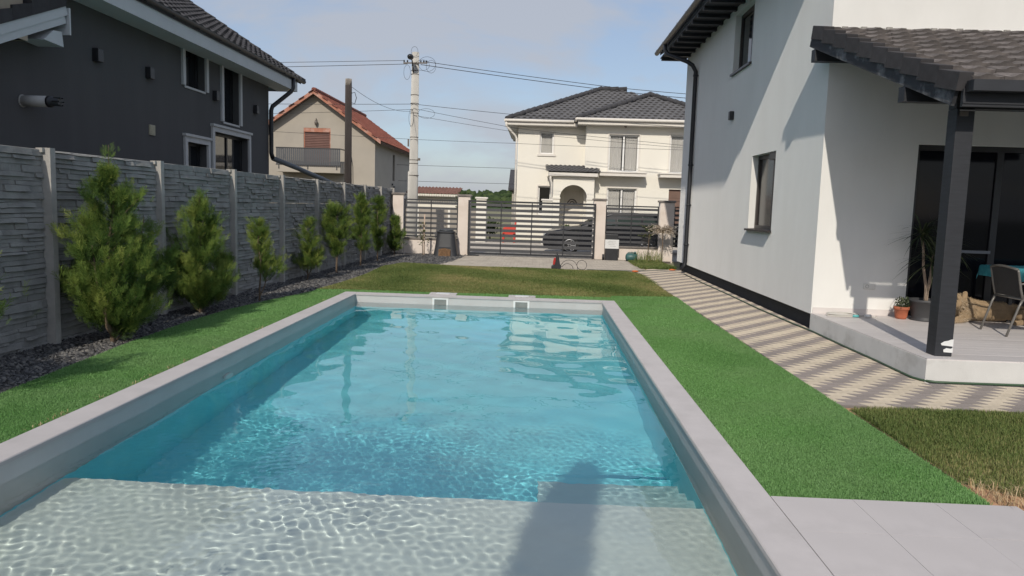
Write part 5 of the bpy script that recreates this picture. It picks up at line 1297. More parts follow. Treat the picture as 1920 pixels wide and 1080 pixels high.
for q in ((ux - 0.28, 7.0, 0.14, 0.30), (ux + 0.55, 7.35, 0.36, 0.30), (ux + 0.72, 7.25, 0.20, 0.26), (ux + 0.35, 7.3, 0.3, 0.22), (ux + 0.02, 7.85, 0.14, 0.2), (ux - 0.08, 5.15, 0.10, 0.35), (ux + 0.55, 5.33, 0.36, 0.20)):
    b.tube(ring(*q), 0.0065, 5, caps=False)
b.build('wire_loop', M['wire'], t)
wx, wy = -5.75, 22.4
t = thing('wooden_pole', 'weathered dark wooden pole with a pale sawn top behind the fence end', 'utility pole', (wx, wy, -0.05))
b = MB(); b.tube([(wx + 0.02, wy, -0.1), (wx, wy, 2.5), (wx + 0.0, wy, 4.98)], [0.115, 0.107, 0.098], 14); b.build('shaft', M['pole_wood'], t)
b = MB(); b.tube([(wx, wy, 4.98), (wx, wy, 5.17)], [0.096, 0.094], 14); b.build('sawn_top', mat('sawn_wood', (0.30, 0.27, 0.24), 0.9, 0.25, 14), t)
b = MB(); b.tube([(wx + 0.09, wy - 0.05, 4.75), (wx + 0.20, wy - 0.05, 4.78), (wx + 0.25, wy - 0.05, 4.62), (wx + 0.20, wy - 0.05, 4.45), (wx + 0.09, wy - 0.05, 4.48)], 0.010, 6)
b.tube([(wx + 0.10, wy - 0.06, 3.0), (wx + 0.16, wy - 0.06, 2.6), (wx + 0.17, wy - 0.06, 1.9)], 0.012, 6); b.build('cable_end', M['wire'], t)
def cable(label, pts, r=0.013, sag=0.12, name='overhead_cable', n=10):
    b = MB(); out = []
    for i in range(len(pts) - 1):
        p, q = Vector(pts[i]), Vector(pts[i + 1]); L = (q - p).length
        for k in range(n):
            s = k / n; out.append(p.lerp(q, s) - Vector((0, 0, sag * 4 * s * (1 - s) * L / 10)))
    out.append(Vector(pts[-1])); b.tube(out, r, 5, caps=False)
    o = b.build(name, M['wire'], None, org=pts[0]); tag(o, label, 'cable', 'overhead cables')
cy_ = uy - 0.17
cable('topmost overhead cable running left from the pole crown', [(-40, cy_, 6.5), (ux - 0.42, cy_, 7.48)], 0.0096, 0.03)
cable('second overhead cable from the top, left of the concrete pole', [(-40, cy_, 6.1), (ux - 0.28, cy_, 7.34)], 0.0112, 0.03)
cable('topmost cable sweeping right from the pole over the white house roof', [(ux + 0.40, cy_, 7.46), (2.92, cy_, 6.60), (5.92, cy_, 6.41), (16, cy_, 6.2)], 0.0120, 0.03)
cable('thick second cable sweeping right from the pole beneath the topmost', [(ux + 0.28, cy_, 7.33), (2.92, cy_, 6.46), (5.93, cy_, 6.24), (16, cy_, 6.0)], 0.0136, 0.03)
cable('long level cable crossing the beige house gable to the pole', [(-30, cy_, 5.25), (-11.5, cy_, 5.56), (ux, cy_, 5.71)], 0.0096, 0.02)
cable('single cable falling gently right from mid pole to the white house eave', [(ux, cy_, 5.71), (-1.39, cy_, 5.40), (5.99, cy_, 5.05), (14, cy_, 4.8)], 0.0096, 0.02)
cable('cable just under the level one, left of the concrete pole', [(-30, cy_, 4.7), (-11.6, cy_, 5.15), (ux, cy_, 5.49)], 0.0080, 0.02)
cable('steep thin cable from mid pole dropping right across the white facade', [(ux, cy_, 5.53), (-1.03, cy_, 4.82), (6.03, cy_, 4.30), (14, cy_, 3.9)], 0.0080, 0.02)
cable('twin lower cable beside the steep one right of the pole', [(ux, cy_, 5.25), (-1.03, cy_, 4.66), (6.03, cy_, 4.2), (14, cy_, 3.8)], 0.0072, 0.03)
cable('lowest street cable crossing behind the wooden pole to the concrete pole', [(-30, cy_, 4.5), (-11.6, cy_, 4.42), (ux, cy_, 4.25)], 0.0072, 0.0)
cable('low cable level across the white house between its storeys', [(ux, cy_, 4.25), (-1.1, cy_, 4.20), (6.0, cy_, 4.12), (14, cy_, 4.1)], 0.0072, 0.02)
cable('slack thin line from the wooden pole top to the concrete pole', [(wx + 0.08, wy, 4.95), (ux - 0.02, cy_, 5.42)], 0.0064, 0.25)
cable('far low cable seen over the gate, upper one', [(-14, 52, 4.2), (10, 52, 4.2)], 0.0128, 0.02)
cable('far low cable seen over the gate, lower one', [(-14, 52.5, 3.1), (10, 52.5, 3.2)], 0.0128, 0.02)

# ================================================================== BEIGE HOUSE WITH THE RED ROOF
M['beige'] = mat('wall_beige', (0.50, 0.455, 0.39), 0.9, 0.05, 1.0, 0.2, 60, stain=(0.44, 0.40, 0.35), stain_scale=0.4, stain_amt=0.6)
M['beige_side'] = M['beige']
M['red_tile'] = mat('tile_red', (0.25, 0.085, 0.06), 0.85, 0.25, 3.0, 0.3, 30, stain=(0.30, 0.14, 0.10), stain_scale=1.0, stain_amt=0.6)
M['red_edge'] = mat('verge_red', (0.46, 0.20, 0.13), 0.8, 0.15, 4, stain=(0.62, 0.45, 0.38), stain_scale=2.5, stain_amt=0.7)
M['shutter'] = mat('shutter_brown', (0.20, 0.105, 0.085), 0.6, 0.1, 4)
M['balcony'] = mat('balcony_grey', (0.075, 0.078, 0.085), 0.5, 0.1, 4)
bhx0, bhx1, bhy0, bhy1 = -16.9, -9.93, 45.0, 57.0
xm = -13.5; ez, az_ = 5.35, 7.85
bh = thing('house', 'beige rendered gable house with red tiled roof and grey balcony', 'house', (xm, bhy0, 0))
b = MB()
zt = lambda x: ez + (az_ - ez) * (1 - abs(x - xm) / (bhx1 - xm))
f_b = fy(bhy0); so = (-14.25, -12.62, 3.65, 5.86)
wall_open(b, f_b, bhx0, bhx1, -0.1, 5.3, [(so[0], so[1], so[2], 5.3)], 0.3)
b.prism([(bhx0, bhy0, 5.3), (so[0], bhy0, 5.3), (so[0], bhy0, so[3]), (so[1], bhy0, so[3]), (so[1], bhy0, 5.3), (bhx1, bhy0, 5.3), (bhx1, bhy0, ez), (xm, bhy0, az_), (bhx0, bhy0, zt(bhx0))], (0, 0.3, 0))
f_s = fx(bhx1, 1); wall_open(b, f_s, bhy0 + 0.3, bhy1, -0.1, ez, [(50.5, 51.2, 3.0, 4.75)], 0.3)
b.box(bhx0, bhx0 + 0.3, bhy0 + 0.3, bhy1, -0.1, 5.3)
b.build('wall', M['beige'], bh)
w = window(bh, f_s, 50.5, 51.2, 3.0, 4.75, M['brown_frame'], M['glass'], 0.1, 0.05)
# shutter door
b = MB()
n = 20
for k in range(n):
    z = so[2] + (so[3] - 0.22 - so[2]) * k / n; p = (so[3] - 0.22 - so[2]) / n
    b.prism([(so[0] + 0.06, bhy0 + 0.12, z), (so[0] + 0.06, bhy0 + 0.085, z + p * 0.25), (so[0] + 0.06, bhy0 + 0.085, z + p * 0.7), (so[0] + 0.06, bhy0 + 0.12, z + p * 0.97)], (so[1] - so[0] - 0.12, 0, 0))
sh = b.build('shutter', M['shutter'], bh)
b = MB(); fbox(b, f_b, so[0], so[1], so[3] - 0.24, so[3], -0.2, -0.01); fbox(b, f_b, so[0], so[0] + 0.06, so[2], so[3] - 0.24, -0.2, -0.05); fbox(b, f_b, so[1] - 0.06, so[1], so[2], so[3] - 0.24, -0.2, -0.05); b.build('shutter_box', M['red_edge'], sh)
b = MB(); fbox(b, f_b, so[0], so[1], so[2], so[3], -0.28, -0.26); b.build('pane', M['glass'], sh)
# balcony
bx0, bx1, bz0, bz1, by = -15.55, -11.72, 3.62, 4.55, 43.9
b = MB(); b.box(bx0 + 0.02, bx1, by - 0.05, bhy0 - 0.005, 3.18, 3.50); bl = b.build('balcony', M['beige'], bh)
b = MB(); b.box(bx0, bx1, by - 0.03, by + 0.03, bz1, bz1 + 0.06); b.box(bx0, bx1, by - 0.03, by + 0.03, bz0 - 0.05, bz0)
b.box(bx0, bx0 + 0.05, by + 0.03, bhy0, bz1, bz1 + 0.06); b.box(bx1 - 0.05, bx1, by + 0.03, bhy0, bz1, bz1 + 0.06)
for x in (bx0 + 0.2, (bx0 + bx1) / 2, bx1 - 0.2): b.box(x - 0.03, x + 0.03, by - 0.07, by - 0.052, 3.35, bz0 - 0.05)
b.build('rail', M['black_metal'], bl)
b = MB(); b.box(-0.052, 0.052, -0.012, 0.012, 0, bz1 - bz0); me = b.mesh('baluster'); me.materials.append(M['balcony'])
n = 31
for k in range(n): link_piece('baluster', me, bl, (bx0 + 0.07 + (bx1 - bx0 - 0.14) * k / (n - 1), by, bz0))
b = MB(); b.ball((-13.45, bhy0 - 0.16, 6.15), (0.10, 0.10, 0.17), 10, 6); b.bar((-13.45, bhy0, 6.28), (-13.45, bhy0 - 0.16, 6.40), 0.04, 0.04); b.bar((-13.45, bhy0 - 0.16, 6.40), (-13.45, bhy0 - 0.16, 6.2), 0.03, 0.03, (1, 0, 0)); b.build('wall_lamp', M['gutter_brown'], bh)
for px in (-8.0,):
    b = MB(); b.box(bhx1, bhx1 + 0.10, 50.7, 50.9, 2.45, 2.65); b.box(bhx1, bhx1 + 0.08, 50.2, 50.35, 2.7, 2.82); b.build('vent', M['black_metal'], bh)
# roof
slr = (az_ - ez) / (bhx1 - xm); ov = 0.45; yo = 0.55
b = MB(); zr = lambda x: az_ - slr * abs(x - xm)
for sg in (1, -1):
    xe = xm + sg * (bhx1 - xm + ov)
    b.prism([(xm, bhy0 - yo, az_ + 0.02), (xe, bhy0 - yo, zr(xe) + 0.02), (xe, bhy0 - yo, zr(xe) + 0.12), (xm, bhy0 - yo, az_ + 0.13)], (0, bhy1 - bhy0 + 2 * yo, 0))
rf = b.build('roof', mat('roof_boards', (0.20, 0.13, 0.10), 0.9, 0.2, 3), bh)
L = math.hypot(1, slr) * (bhx1 - xm + ov + 0.05)
b = MB()
roof_tiles(b, (xm + (bhx1 - xm + ov + 0.05), bhy0 - yo, zr(bhx1 + ov + 0.05) + 0.13), (0, 1, 0), (-1, 0, slr), [(0, 0), (bhy1 - bhy0 + 2 * yo, 0), (bhy1 - bhy0 + 2 * yo, L), (0, L)], 0.30, 0.36, 0.035, 0.03)
roof_tiles(b, (xm - (bhx1 - xm + ov + 0.05), bhy0 - yo, zr(bhx1 + ov + 0.05) + 0.13), (0, 1, 0), (1, 0, slr), [(0, 0), (bhy1 - bhy0 + 2 * yo, 0), (bhy1 - bhy0 + 2 * yo, L), (0, L)], 0.30, 0.36, 0.035, 0.03)
o = b.build('roof_tile', M['red_tile'], rf); o['kind'] = 'stuff'
b = MB()
for k in range(34):
    y = bhy0 - yo + 0.2 + k * 0.385; b.tube([(xm, y - 0.2, az_ + 0.19), (xm, y + 0.2, az_ + 0.215)], [0.12, 0.135], 8)
o = b.build('ridge_tile', M['red_tile'], rf); o['kind'] = 'stuff'
b = MB()
for sg in (1, -1):
    xe = xm + sg * (bhx1 - xm + ov)
    b.prism([(xm, bhy0 - yo - 0.03, az_ - 0.06), (xe, bhy0 - yo - 0.03, zr(xe) - 0.06), (xe, bhy0 - yo - 0.03, zr(xe) + 0.17), (xm, bhy0 - yo - 0.03, az_ + 0.19)], (0, 0.03, 0))
b.build('bargeboard', M['red_edge'], rf)
b = MB()
for k in range(24): b.bar((bhx1, bhy0 + 0.2 + k * 0.5, zr(bhx1) - 0.06), (bhx1 + ov - 0.02, bhy0 + 0.2 + k * 0.5, zr(bhx1 + ov) - 0.04), 0.08, 0.11)
b.build('rafter', mat('rafter_pale', (0.40, 0.30, 0.24), 0.9), rf)

# ================================================================== WHITE HOUSE ACROSS THE STREET
M['white_far'] = mat('wall_cream', (0.86, 0.83, 0.76), 0.9, 0.02, 0.8)
M['trim_far'] = mat('trim_cream', (0.78, 0.74, 0.68), 0.8, 0.03)
M['tile_far'] = mat('tile_slate', (0.115, 0.112, 0.115), 0.8, 0.2, 2.5, 0.2, 20, stain=(0.15, 0.145, 0.145), stain_scale=0.8, stain_amt=0.5)
M['curtain'] = mat('curtain', (0.80, 0.78, 0.74), 0.9, 0.12, 6, stretch=(6, 6, 0.3))
M['pvc'] = mat('frame_white', (0.78, 0.77, 0.75), 0.5, 0.02)
M['door_brown'] = mat('door_brown', (0.20, 0.12, 0.09), 0.6, 0.1, 3)
wh = thing('house', 'two storey cream white house with dark hip roof across the street', 'house', (-1.14, 37.0, 0))
fw_ = lambda a, z, d: (a, -d, z)
fb_ = lambda a, z, d: (a, -0.7 - d, z)
def lb(mb, name, m, parent): return mb.build(name, m, parent, local=True)
W_far = 13.0; BR = 9.8
b = MB()
wall_open(b, fw_, 0, 3.28, -0.1, 5.62, [(1.08, 1.74, 4.15, 5.22), (1.06, 1.70, 1.2, 2.60), (2.35, 3.15, 0.15, 2.42)], 0.3)
wall_open(b, fb_, 3.28, BR, -0.1, 5.62, [(4.37, 5.80, 3.36, 5.12), (4.38, 5.78, 1.2, 2.58), (7.27, 8.77, 3.36, 5.18), (7.32, 9.3, 0.1, 2.60)], 0.3)
b.box(3.28, 3.58, -0.4, 0.3, -0.1, 5.62); b.box(0, 0.3, 0.3, 8.4, -0.1, 5.62); b.box(BR - 0.3, BR, -0.4, 8.4, -0.1, 5.62); b.box(0.3, BR - 0.3, 8.1, 8.4, -0.1, 5.62)
b.box(0.3, BR - 0.3, 0.35, 8.1, 2.8, 3.0)
lb(b, 'wall', M['white_far'], wh)
def far_win(a0, a1, z0, z1, f, mull=(), sill=True, curtain=True):
    w = window(wh, f, a0, a1, z0, z1, M['pvc'], M['glass_far'], 0.12, 0.07, mull, local=True)
    if curtain:
        b = MB(); n = 14
        for k in range(n):
            u0, u1 = a0 + 0.08 + (a1 - a0 - 0.16) * k / n, a0 + 0.08 + (a1 - a0 - 0.16) * (k + 1) / n
            if len(mull) and abs((u0 + u1) / 2 - mull[0]) < 0.07: continue
            b.add([f(u0, z0 + 0.06, -0.24), f((u0 + u1) / 2, z0 + 0.06, -0.21), f(u1, z0 + 0.06, -0.24), f(u1, z1 - 0.06, -0.24), f((u0 + u1) / 2, z1 - 0.06, -0.21), f(u0, z1 - 0.06, -0.24)], [(0, 1, 4, 5), (1, 2, 3, 4)])
        lb(b, 'curtain', M['curtain'], w)
    b = MB(); k = 0.07
    fbox(b, f, a0 - k, a0, z0 - k, z1 + k, 0, 0.025); fbox(b, f, a1, a1 + k, z0 - k, z1 + k, 0, 0.025); fbox(b, f, a0, a1, z1, z1 + k, 0, 0.025)
    if sill: fbox(b, f, a0 - k - 0.05, a1 + k + 0.05, z0 - k - 0.03, z0 - 0.001, 0.0, 0.06)
    lb(b, 'surround', M['trim_far'], w)
    return w
def clear_glass(name, col, alpha):
    m = bpy.data.materials.new(name); m.use_nodes = True; t_ = m.node_tree; b_ = t_.nodes['Principled BSDF']
    b_.inputs['Base Color'].default_value = (*col, 1); b_.inputs['Roughness'].default_value = 0.05
    tr = t_.nodes.new('ShaderNodeBsdfTransparent'); mx = t_.nodes.new('ShaderNodeMixShader'); mx.inputs[0].default_value = alpha
    t_.links.new(tr.outputs[0], mx.inputs[1]); t_.links.new(b_.outputs[0], mx.inputs[2]); t_.links.new(mx.outputs[0], t_.nodes['Material Output'].inputs['Surface'])
    return m
M['glass_far'] = clear_glass('clear_glass', (0.05, 0.055, 0.06), 0.15)
far_win(1.08, 1.74, 4.15, 5.22, fw_)
far_win(1.06, 1.70, 1.2, 2.60, fw_, curtain=False)
far_win(4.37, 5.80, 3.36, 5.12, fb_, (5.08,), sill=False)
far_win(4.38, 5.78, 1.2, 2.58, fb_, (5.08,))
far_win(7.27, 8.77, 3.36, 5.18, fb_, (8.1,), sill=False)  # added curtain, its pale colour stands in for the reflection in these panes
b = MB(); fbox(b, fb_, 7.32, 9.3, 0.1, 2.60, -0.2, -0.14); gd_ = lb(b, 'garage_door', M['door_brown'], wh)
b = MB()
for k in range(6): fbox(b, fb_, 7.35, 9.27, 0.2 + k * 0.4, 0.55 + k * 0.4, -0.14, -0.125)
lb(b, 'door_panel', M['door_brown'], gd_)
for a0, a1 in ((3.93, 6.11), (6.76, 9.2)):
    b = MB(); fbox(b, fb_, a0, a1, 3.13, 3.28, 0.001, 0.75); fbox(b, fb_, a0 - 0.03, a1 + 0.03, 3.28, 3.33, 0.001, 0.80); lb(b, 'balcony_slab', M['trim_far'], wh)
b = MB(); b.ball((5.1, -0.86, 5.72 - 0.2), (0.07, 0.1, 0.1), 8, 6); lb(b, 'wall_lamp', M['gutter_brown'], wh)
# entrance porch with arch and little tiled roof
b = MB()
ax0, ax1, aw = 1.77, 3.69, 0.32; zc, zr_ = 2.05, 0.60; ac = (ax0 + ax1) / 2; hw = (ax1 - ax0) / 2 - aw
b.box(ax0, ax0 + aw, -1.55, -0.01, -0.1, 3.05); b.box(ax1 - aw, ax1, -1.55, -0.71, -0.1, 3.05)
pts = [(ac + hw * cos(a), -1.55, zc + zr_ * sin(a)) for a in np.linspace(0, pi, 15)]
b.prism([(ax1 - aw, -1.55, 3.05)] + [(ax1 - aw, -1.55, zc)] + pts[1:-1] + [(ax0 + aw, -1.55, zc), (ax0 + aw, -1.55, 3.05)], (0, 0.3, 0))
b.box(ax0 - 0.03, ax0 + aw + 0.03, -1.60, -1.551, 1.98, 2.06); b.box(ax1 - aw - 0.03, ax1 + 0.03, -1.60, -1.551, 1.98, 2.06)
pch = lb(b, 'porch', M['white_far'], wh)
b = MB(); b.box(ax0 - 0.25, ax1 + 0.12, -1.80, -0.005, 3.05, 3.24); lb(b, 'porch_eave', M['trim_far'], pch)
b = MB(); b.prism([(ax0 - 0.25, -1.80, 3.24), (ax0 - 0.25, -0.02, 3.62), (ax0 - 0.25, -0.02, 3.5), (ax0 - 0.25, -1.80, 3.2)], (1.90, 0, 0)); b.prism([(ax0 + 1.64, -1.80, 3.24), (ax0 + 1.64, -0.72, 3.47), (ax0 + 1.64, -0.72, 3.3), (ax0 + 1.64, -1.80, 3.2)], (0.42, 0, 0))
roof_tiles(b, (ax0 - 0.28, -1.84, 3.25), (1, 0, 0), (0, 1, 0.213), [(0, 0), (1.92, 0), (1.92, 1.8), (0, 1.8)], 0.22, 0.30, 0.03, 0.03)
roof_tiles(b, (ax0 + 1.64, -1.84, 3.25), (1, 0, 0), (0, 1, 0.213), [(0, 0), (0.45, 0), (0.45, 1.05), (0, 1.05)], 0.22, 0.30, 0.03, 0.03)
o = lb(b, 'porch_tile', M['tile_far'], pch); o['kind'] = 'stuff'
b = MB(); b.tube([(ax0 - 0.15, -1.72, 3.1), (ax0 - 0.15, -1.72, 2.9), (ax0 - 0.08, -1.6, 2.7), (ax0 - 0.08, -1.6, 0.0)], 0.045, 8); lb(b, 'porch_downpipe', M['trim_far'], pch)
b = MB(); fbox(b, fw_, 2.35, 3.15, 0.15, 2.42, -0.2, -0.1); dr = lb(b, 'front_door', M['trim_far'], wh)
b = MB()
for r_ in (0.12, 0.22): b.tube([(2.75 + r_ * cos(a), 0.09, 1.75 + r_ * sin(a) * 1.1) for a in np.linspace(0.25, pi - 0.25, 12)], 0.025, 6)
lb(b, 'door_ornament', M['brown_frame'], dr)
# roofs
b = MB(); rs = 0.46
e0, e1, v0, v1 = -0.57, BR + 0.6, -0.62, 9.0; ezf = 5.66
mid = (v1 - v0) / 2; zrid = ezf + rs * mid
b.add([(e0, v0, ezf), (e1, v0, ezf), (e1, v1, ezf), (e0, v1, ezf), (e0 + mid, v0 + mid, zrid), (e1 - mid, v0 + mid, zrid)], [(0, 1, 5, 4), (1, 2, 5), (2, 3, 4, 5), (3, 0, 4), (0, 3, 2, 1)])
bx0_, bx1_, bv0 = 2.79, BR + 0.62, -1.32; bm2 = (bx1_ - bx0_) / 2; bz = 5.70; bzt = bz + 0.47 * 3.5
apx = (bx0_ + bm2, bv0 + 3.5, bzt)
b.add([(bx0_, bv0, bz), (bx1_, bv0, bz), apx, (bx0_, bv0 + 3.0, bz - 0.1), (bx1_, bv0 + 3.0, bz - 0.1), (apx[0], apx[1] + 2, bzt)], [(0, 1, 2), (0, 2, 5, 3), (1, 4, 5, 2), (0, 3, 4, 1)])
rw = lb(b, 'roof', M['tile_far'], wh)
b = MB(); k_ = math.sqrt(1 + rs * rs)
roof_tiles(b, (e0, v0, ezf + 0.02), (1, 0, 0), (0, 1, rs), [(0, 0), (e1 - e0, 0), (e1 - e0 - mid, mid * k_), (mid, mid * k_)], 0.30, 0.34, 0.03, 0.035)
roof_tiles(b, (bx0_, bv0, bz + 0.02), (1, 0, 0), (0, 1, 0.47), [(0, 0), (bx1_ - bx0_, 0), (bm2, 3.5 * math.sqrt(1 + 0.47 ** 2))], 0.30, 0.34, 0.03, 0.035)
o = lb(b, 'roof_tile', M['tile_far'], rw); o['kind'] = 'stuff'
b = MB()
def ridge(p, q):
    p, q = Vector(p), Vector(q); n = int((q - p).length / 0.38)
    for k in range(n): b.tube([p.lerp(q, k / n), p.lerp(q, (k + 1.08) / n) + Vector((0, 0, 0.02))], [0.11, 0.13], 8)
ridge((e0, v0, ezf + 0.08), (e0 + mid, v0 + mid, zrid + 0.1)); ridge((e0 + mid, v0 + mid, zrid + 0.1), (e1 - mid, v0 + mid, zrid + 0.1))
ridge((bx0_, bv0, bz + 0.08), (apx[0], apx[1], bzt + 0.1)); ridge((bx1_, bv0, bz + 0.08), (apx[0], apx[1], bzt + 0.1))
o = lb(b, 'ridge_tile', M['tile_grey'], rw); o['kind'] = 'stuff'
b = MB(); b.box(e0 + 0.02, 2.84, v0 + 0.02, 0.0, 5.46, 5.60); b.box(e0 + 0.02, 0.0, 0.0, 8.9, 5.46, 5.60); b.box(2.84, BR + 0.58, bv0 + 0.04, -0.7, 5.50, 5.68); lb(b, 'soffit', M['trim_far'], rw)
b = MB(); b.tube([(e0 - 0.05, v0 - 0.05, 5.66), (2.66, v0 - 0.05, 5.66)], 0.065, 8); b.tube([(e0 - 0.05, v0 - 0.05, 5.66), (e0 - 0.05, 8.9, 5.66)], 0.065, 8); b.tube([(bx0_ - 0.04, bv0 - 0.05, 5.72), (bx1_, bv0 - 0.05, 5.72)], 0.07, 8); b.tube([(bx0_ - 0.04, bv0 - 0.05, 5.72), (bx0_ - 0.04, -0.66, 5.70)], 0.065, 8)
lb(b, 'gutter', M['trim_far'], rw)
b = MB(); b.tube([(e0, v0, 5.6), (e0, v0, 5.4), (-0.15, -0.08, 5.0), (-0.07, -0.06, 4.85), (-0.07, -0.06, 0.0)], 0.05, 8); lb(b, 'downpipe', M['trim_far'], wh)

# ================================================================== FAR LOW BUILDINGS, STREET FURNITURE, CAR
sh = thing('shed', 'low white building with a rusty brown corrugated roof beyond the left panel', 'shed', (-6.5, 50.0, 0))
b = MB(); b.box(-8.6, -5.45, 50.2, 54, -0.1, 2.22); b.build('wall', M['white_far'], sh)
b = MB(); n = 60; vs = []
for i in range(n + 1):
    x = -8.9 + 3.55 * i / n; w = 0.04 * sin(i * pi / 2.0)
    vs += [(x, 49.6, 2.24 + w), (x, 52.2, 2.72 + w)]
b.add(vs, [(2 * i, 2 * i + 2, 2 * i + 3, 2 * i + 1) for i in range(n)]); b.add([(x, y, z - 0.03) for x, y, z in vs], [(2 * i, 2 * i + 2, 2 * i + 3, 2 * i + 1) for i in range(n)]); b.build('roof', mat('rusty_sheet', (0.17, 0.085, 0.065), 0.9, 0.2, 1.5), sh)
b = MB()
for k in range(22): b.prism([(-8.85 + k * 0.157, 49.58, 2.20), (-8.85 + k * 0.157 + 0.15, 49.58, 2.20), (-8.85 + k * 0.157 + 0.13, 49.58, 2.08), (-8.85 + k * 0.157 + 0.075, 49.58, 2.03), (-8.85 + k * 0.157 + 0.02, 49.58, 2.08)], (0, 0.02, 0))
b.build('valance', M['white_far'], sh)
ob = thing('outbuilding', 'small dark roofed outbuilding peeping out behind the cream house corner', 'shed', (-1.5, 60, 0))
b = MB(); b.box(-2.2, 3.0, 60, 66, -0.1, 2.85); b.build('wall', M['beige'], ob)
b = MB(); b.prism([(-2.5, 59.6, 2.95), (-2.5, 63.0, 4.6), (-2.5, 66.4, 2.95), (-2.5, 66.4, 2.8), (-2.5, 59.6, 2.8)], (5.6, 0, 0)); b.build('roof', M['tile_grey'], ob)
t = thing('street_wall', 'pale wall of concrete panels across the street, seen through the gate', 'wall', (-4, 36.2, 0))
b = MB(); b.box(-12.0, -2.8, 36.2, 36.35, -0.1, 0.35); b.build('base', M['beige'], t)
b = MB(); b.box(0, 1.46, 0, 0.09, 0, 0.95); me = b.mesh('wall_panel'); me.materials.append(mat('street_panel', (0.40, 0.36, 0.31), 0.9, 0.12, 3, rnd=0.08))
for k in range(6): link_piece('wall_panel', me, t, (-11.9 + k * 1.52, 36.22, 0.35))
b = MB(); b.box(-0.05, 0.05, -0.03, 0.12, 0, 1.4); me = b.mesh('wall_post'); me.materials.append(M['white_far'])
for k in range(7): link_piece('wall_post', me, t, (-11.95 + k * 1.52, 36.2, 0.0))
for x, h, lab in ((-2.55, 1.86, 'white pillar with flat cap across the street, behind the gate left end'), (0.35, 1.86, 'white pillar across the street before the porch of the cream house')):
    t = thing('gate_pillar', lab, 'pillar', (x, 33.2, 0), 'white boundary pillars')
    b = MB(); b.box(x - 0.22, x + 0.22, 33.0, 33.44, -0.1, h); b.build('shaft', M['white_far'], t)
    b = MB(); b.cbox(x - 0.27, x + 0.27, 32.95, 33.49, h, h + 0.07, 0.02); b.build('cap', M['trim_far'], t)
# red plastic chair
M['red_pl'] = mat('red_plastic_chair', (0.62, 0.06, 0.035), 0.45, 0.1, 4)
t = thing('plastic_chair', 'red plastic chair outside the cream house, seen through the gate slats', 'chair', (-1.3, 33.4, -0.04))
b = MB(); b.cbox(-1.58, -1.02, 33.2, 33.7, 0.30, 0.42, 0.02); b.build('seat', M['red_pl'], t)
for y in (33.2, 33.66):
    b = MB(); b.prism([(-1.56, y, 0.42), (-1.04, y, 0.42), (-1.02, y, 0.70), (-1.45, y, 0.66), (-1.58, y, 0.60)], (0, 0.04, 0)); b.build('armrest', M['red_pl'], t)
b = MB(); b.prism([(-1.12, 33.2, 0.42), (-1.02, 33.2, 0.42), (-0.98, 33.25, 0.98), (-1.04, 33.25, 1.0)], (0, 0.5, 0)); b.build('backrest', M['red_pl'], t)
for x, y in ((-1.55, 33.23), (-1.06, 33.23), (-1.55, 33.66), (-1.06, 33.66)):
    b = MB(); b.prism([(x - 0.04, y - 0.03, -0.045), (x + 0.04, y - 0.03, -0.045), (x + 0.05, y - 0.03, 0.36), (x - 0.05, y - 0.03, 0.36)], (0, 0.06, 0)); b.build('leg', M['red_pl'], t)
# dark car parked outside
M['car_paint'] = mat('car_paint', (0.012, 0.013, 0.017), 0.22, 0.1, 3)
M['car_glass'] = glass_mat('car_glass', (0.04, 0.055, 0.05), 0.03)
M['tyre'] = mat('tyre', (0.02, 0.02, 0.02), 0.9, 0.15, 20)
M['alloy'] = mat('alloy', (0.45, 0.45, 0.46), 0.35, 0.05, metal=0.8)
M['lamp_glass'] = mat('lamp_glass', (0.55, 0.56, 0.58), 0.15, 0.05)
cx0, cyc = 0.16, 27.1
car = thing('parked_car', 'dark estate car parked outside behind the gate and right panel', 'car', (cx0 + 2.2, cyc, -0.045))
prof_lo = [(0.02, 0.28), (0.0, 0.55), (0.06, 0.68), (0.25, 0.80), (0.9, 0.93), (1.35, 1.0), (2.0, 1.02), (4.2, 1.06), (4.42, 0.98), (4.48, 0.6), (4.42, 0.30), (3.95, 0.24), (0.4, 0.22)]
b = MB(); hwid = 0.88
n = len(prof_lo); vs = []
for yy, ins in ((-hwid, 0.06), (-hwid + 0.07, 0.0), (hwid - 0.07, 0.0), (hwid, 0.06)):
    for x, z in prof_lo:
        xx = cx0 + x + (ins if x < 2 else -ins); vs.append((xx, cyc + yy, -0.045 + z - (ins * 0.4 if z > 0.7 else 0)))
fs = [(i * n + j, i * n + (j + 1) % n, (i + 1) * n + (j + 1) % n, (i + 1) * n + j) for i in range(3) for j in range(n)] + [tuple(range(n))[::-1], tuple(range(3 * n, 4 * n))]
b.add(vs, fs, False); bo = beveled(b.build('body', M['car_paint'], car), 0.03, 3)
top = [(1.30, 0.98), (2.05, 1.40), (2.5, 1.50), (3.3, 1.52), (4.0, 1.45), (4.38, 1.04)]
b = MB(); vs = []; n = len(top)
for yy, k in ((-0.84, 0.0), (-0.66, 1.0), (0.66, 1.0), (0.84, 0.0)):
    for x, z in top:
        vs.append((cx0 + x, cyc + (yy if z < 1.1 else (yy if abs(yy) < 0.7 else yy * 0.80)), -0.045 + (z if abs(yy) < 0.7 or z < 1.1 else z - 0.05)))
b.add(vs, [(i * n + j, i * n + j + 1, (i + 1) * n + j + 1, (i + 1) * n + j) for i in range(3) for j in range(n - 1)] + [tuple(range(n))[::-1], tuple(range(3 * n, 4 * n))])
beveled(b.build('cabin', M['car_paint'], car), 0.03, 3)
def side_win(name, q, y):
    b = MB(); zz = lambda z: -0.045 + z
    yy = lambda z: cyc + y * (0.848 - 0.168 * (z - 1.04) / 0.40)
    b.prism([(cx0 + x, yy(z), zz(z)) for x, z in q], (0, 0.01 * y, 0)); return b.build(name, M['car_glass'], car)
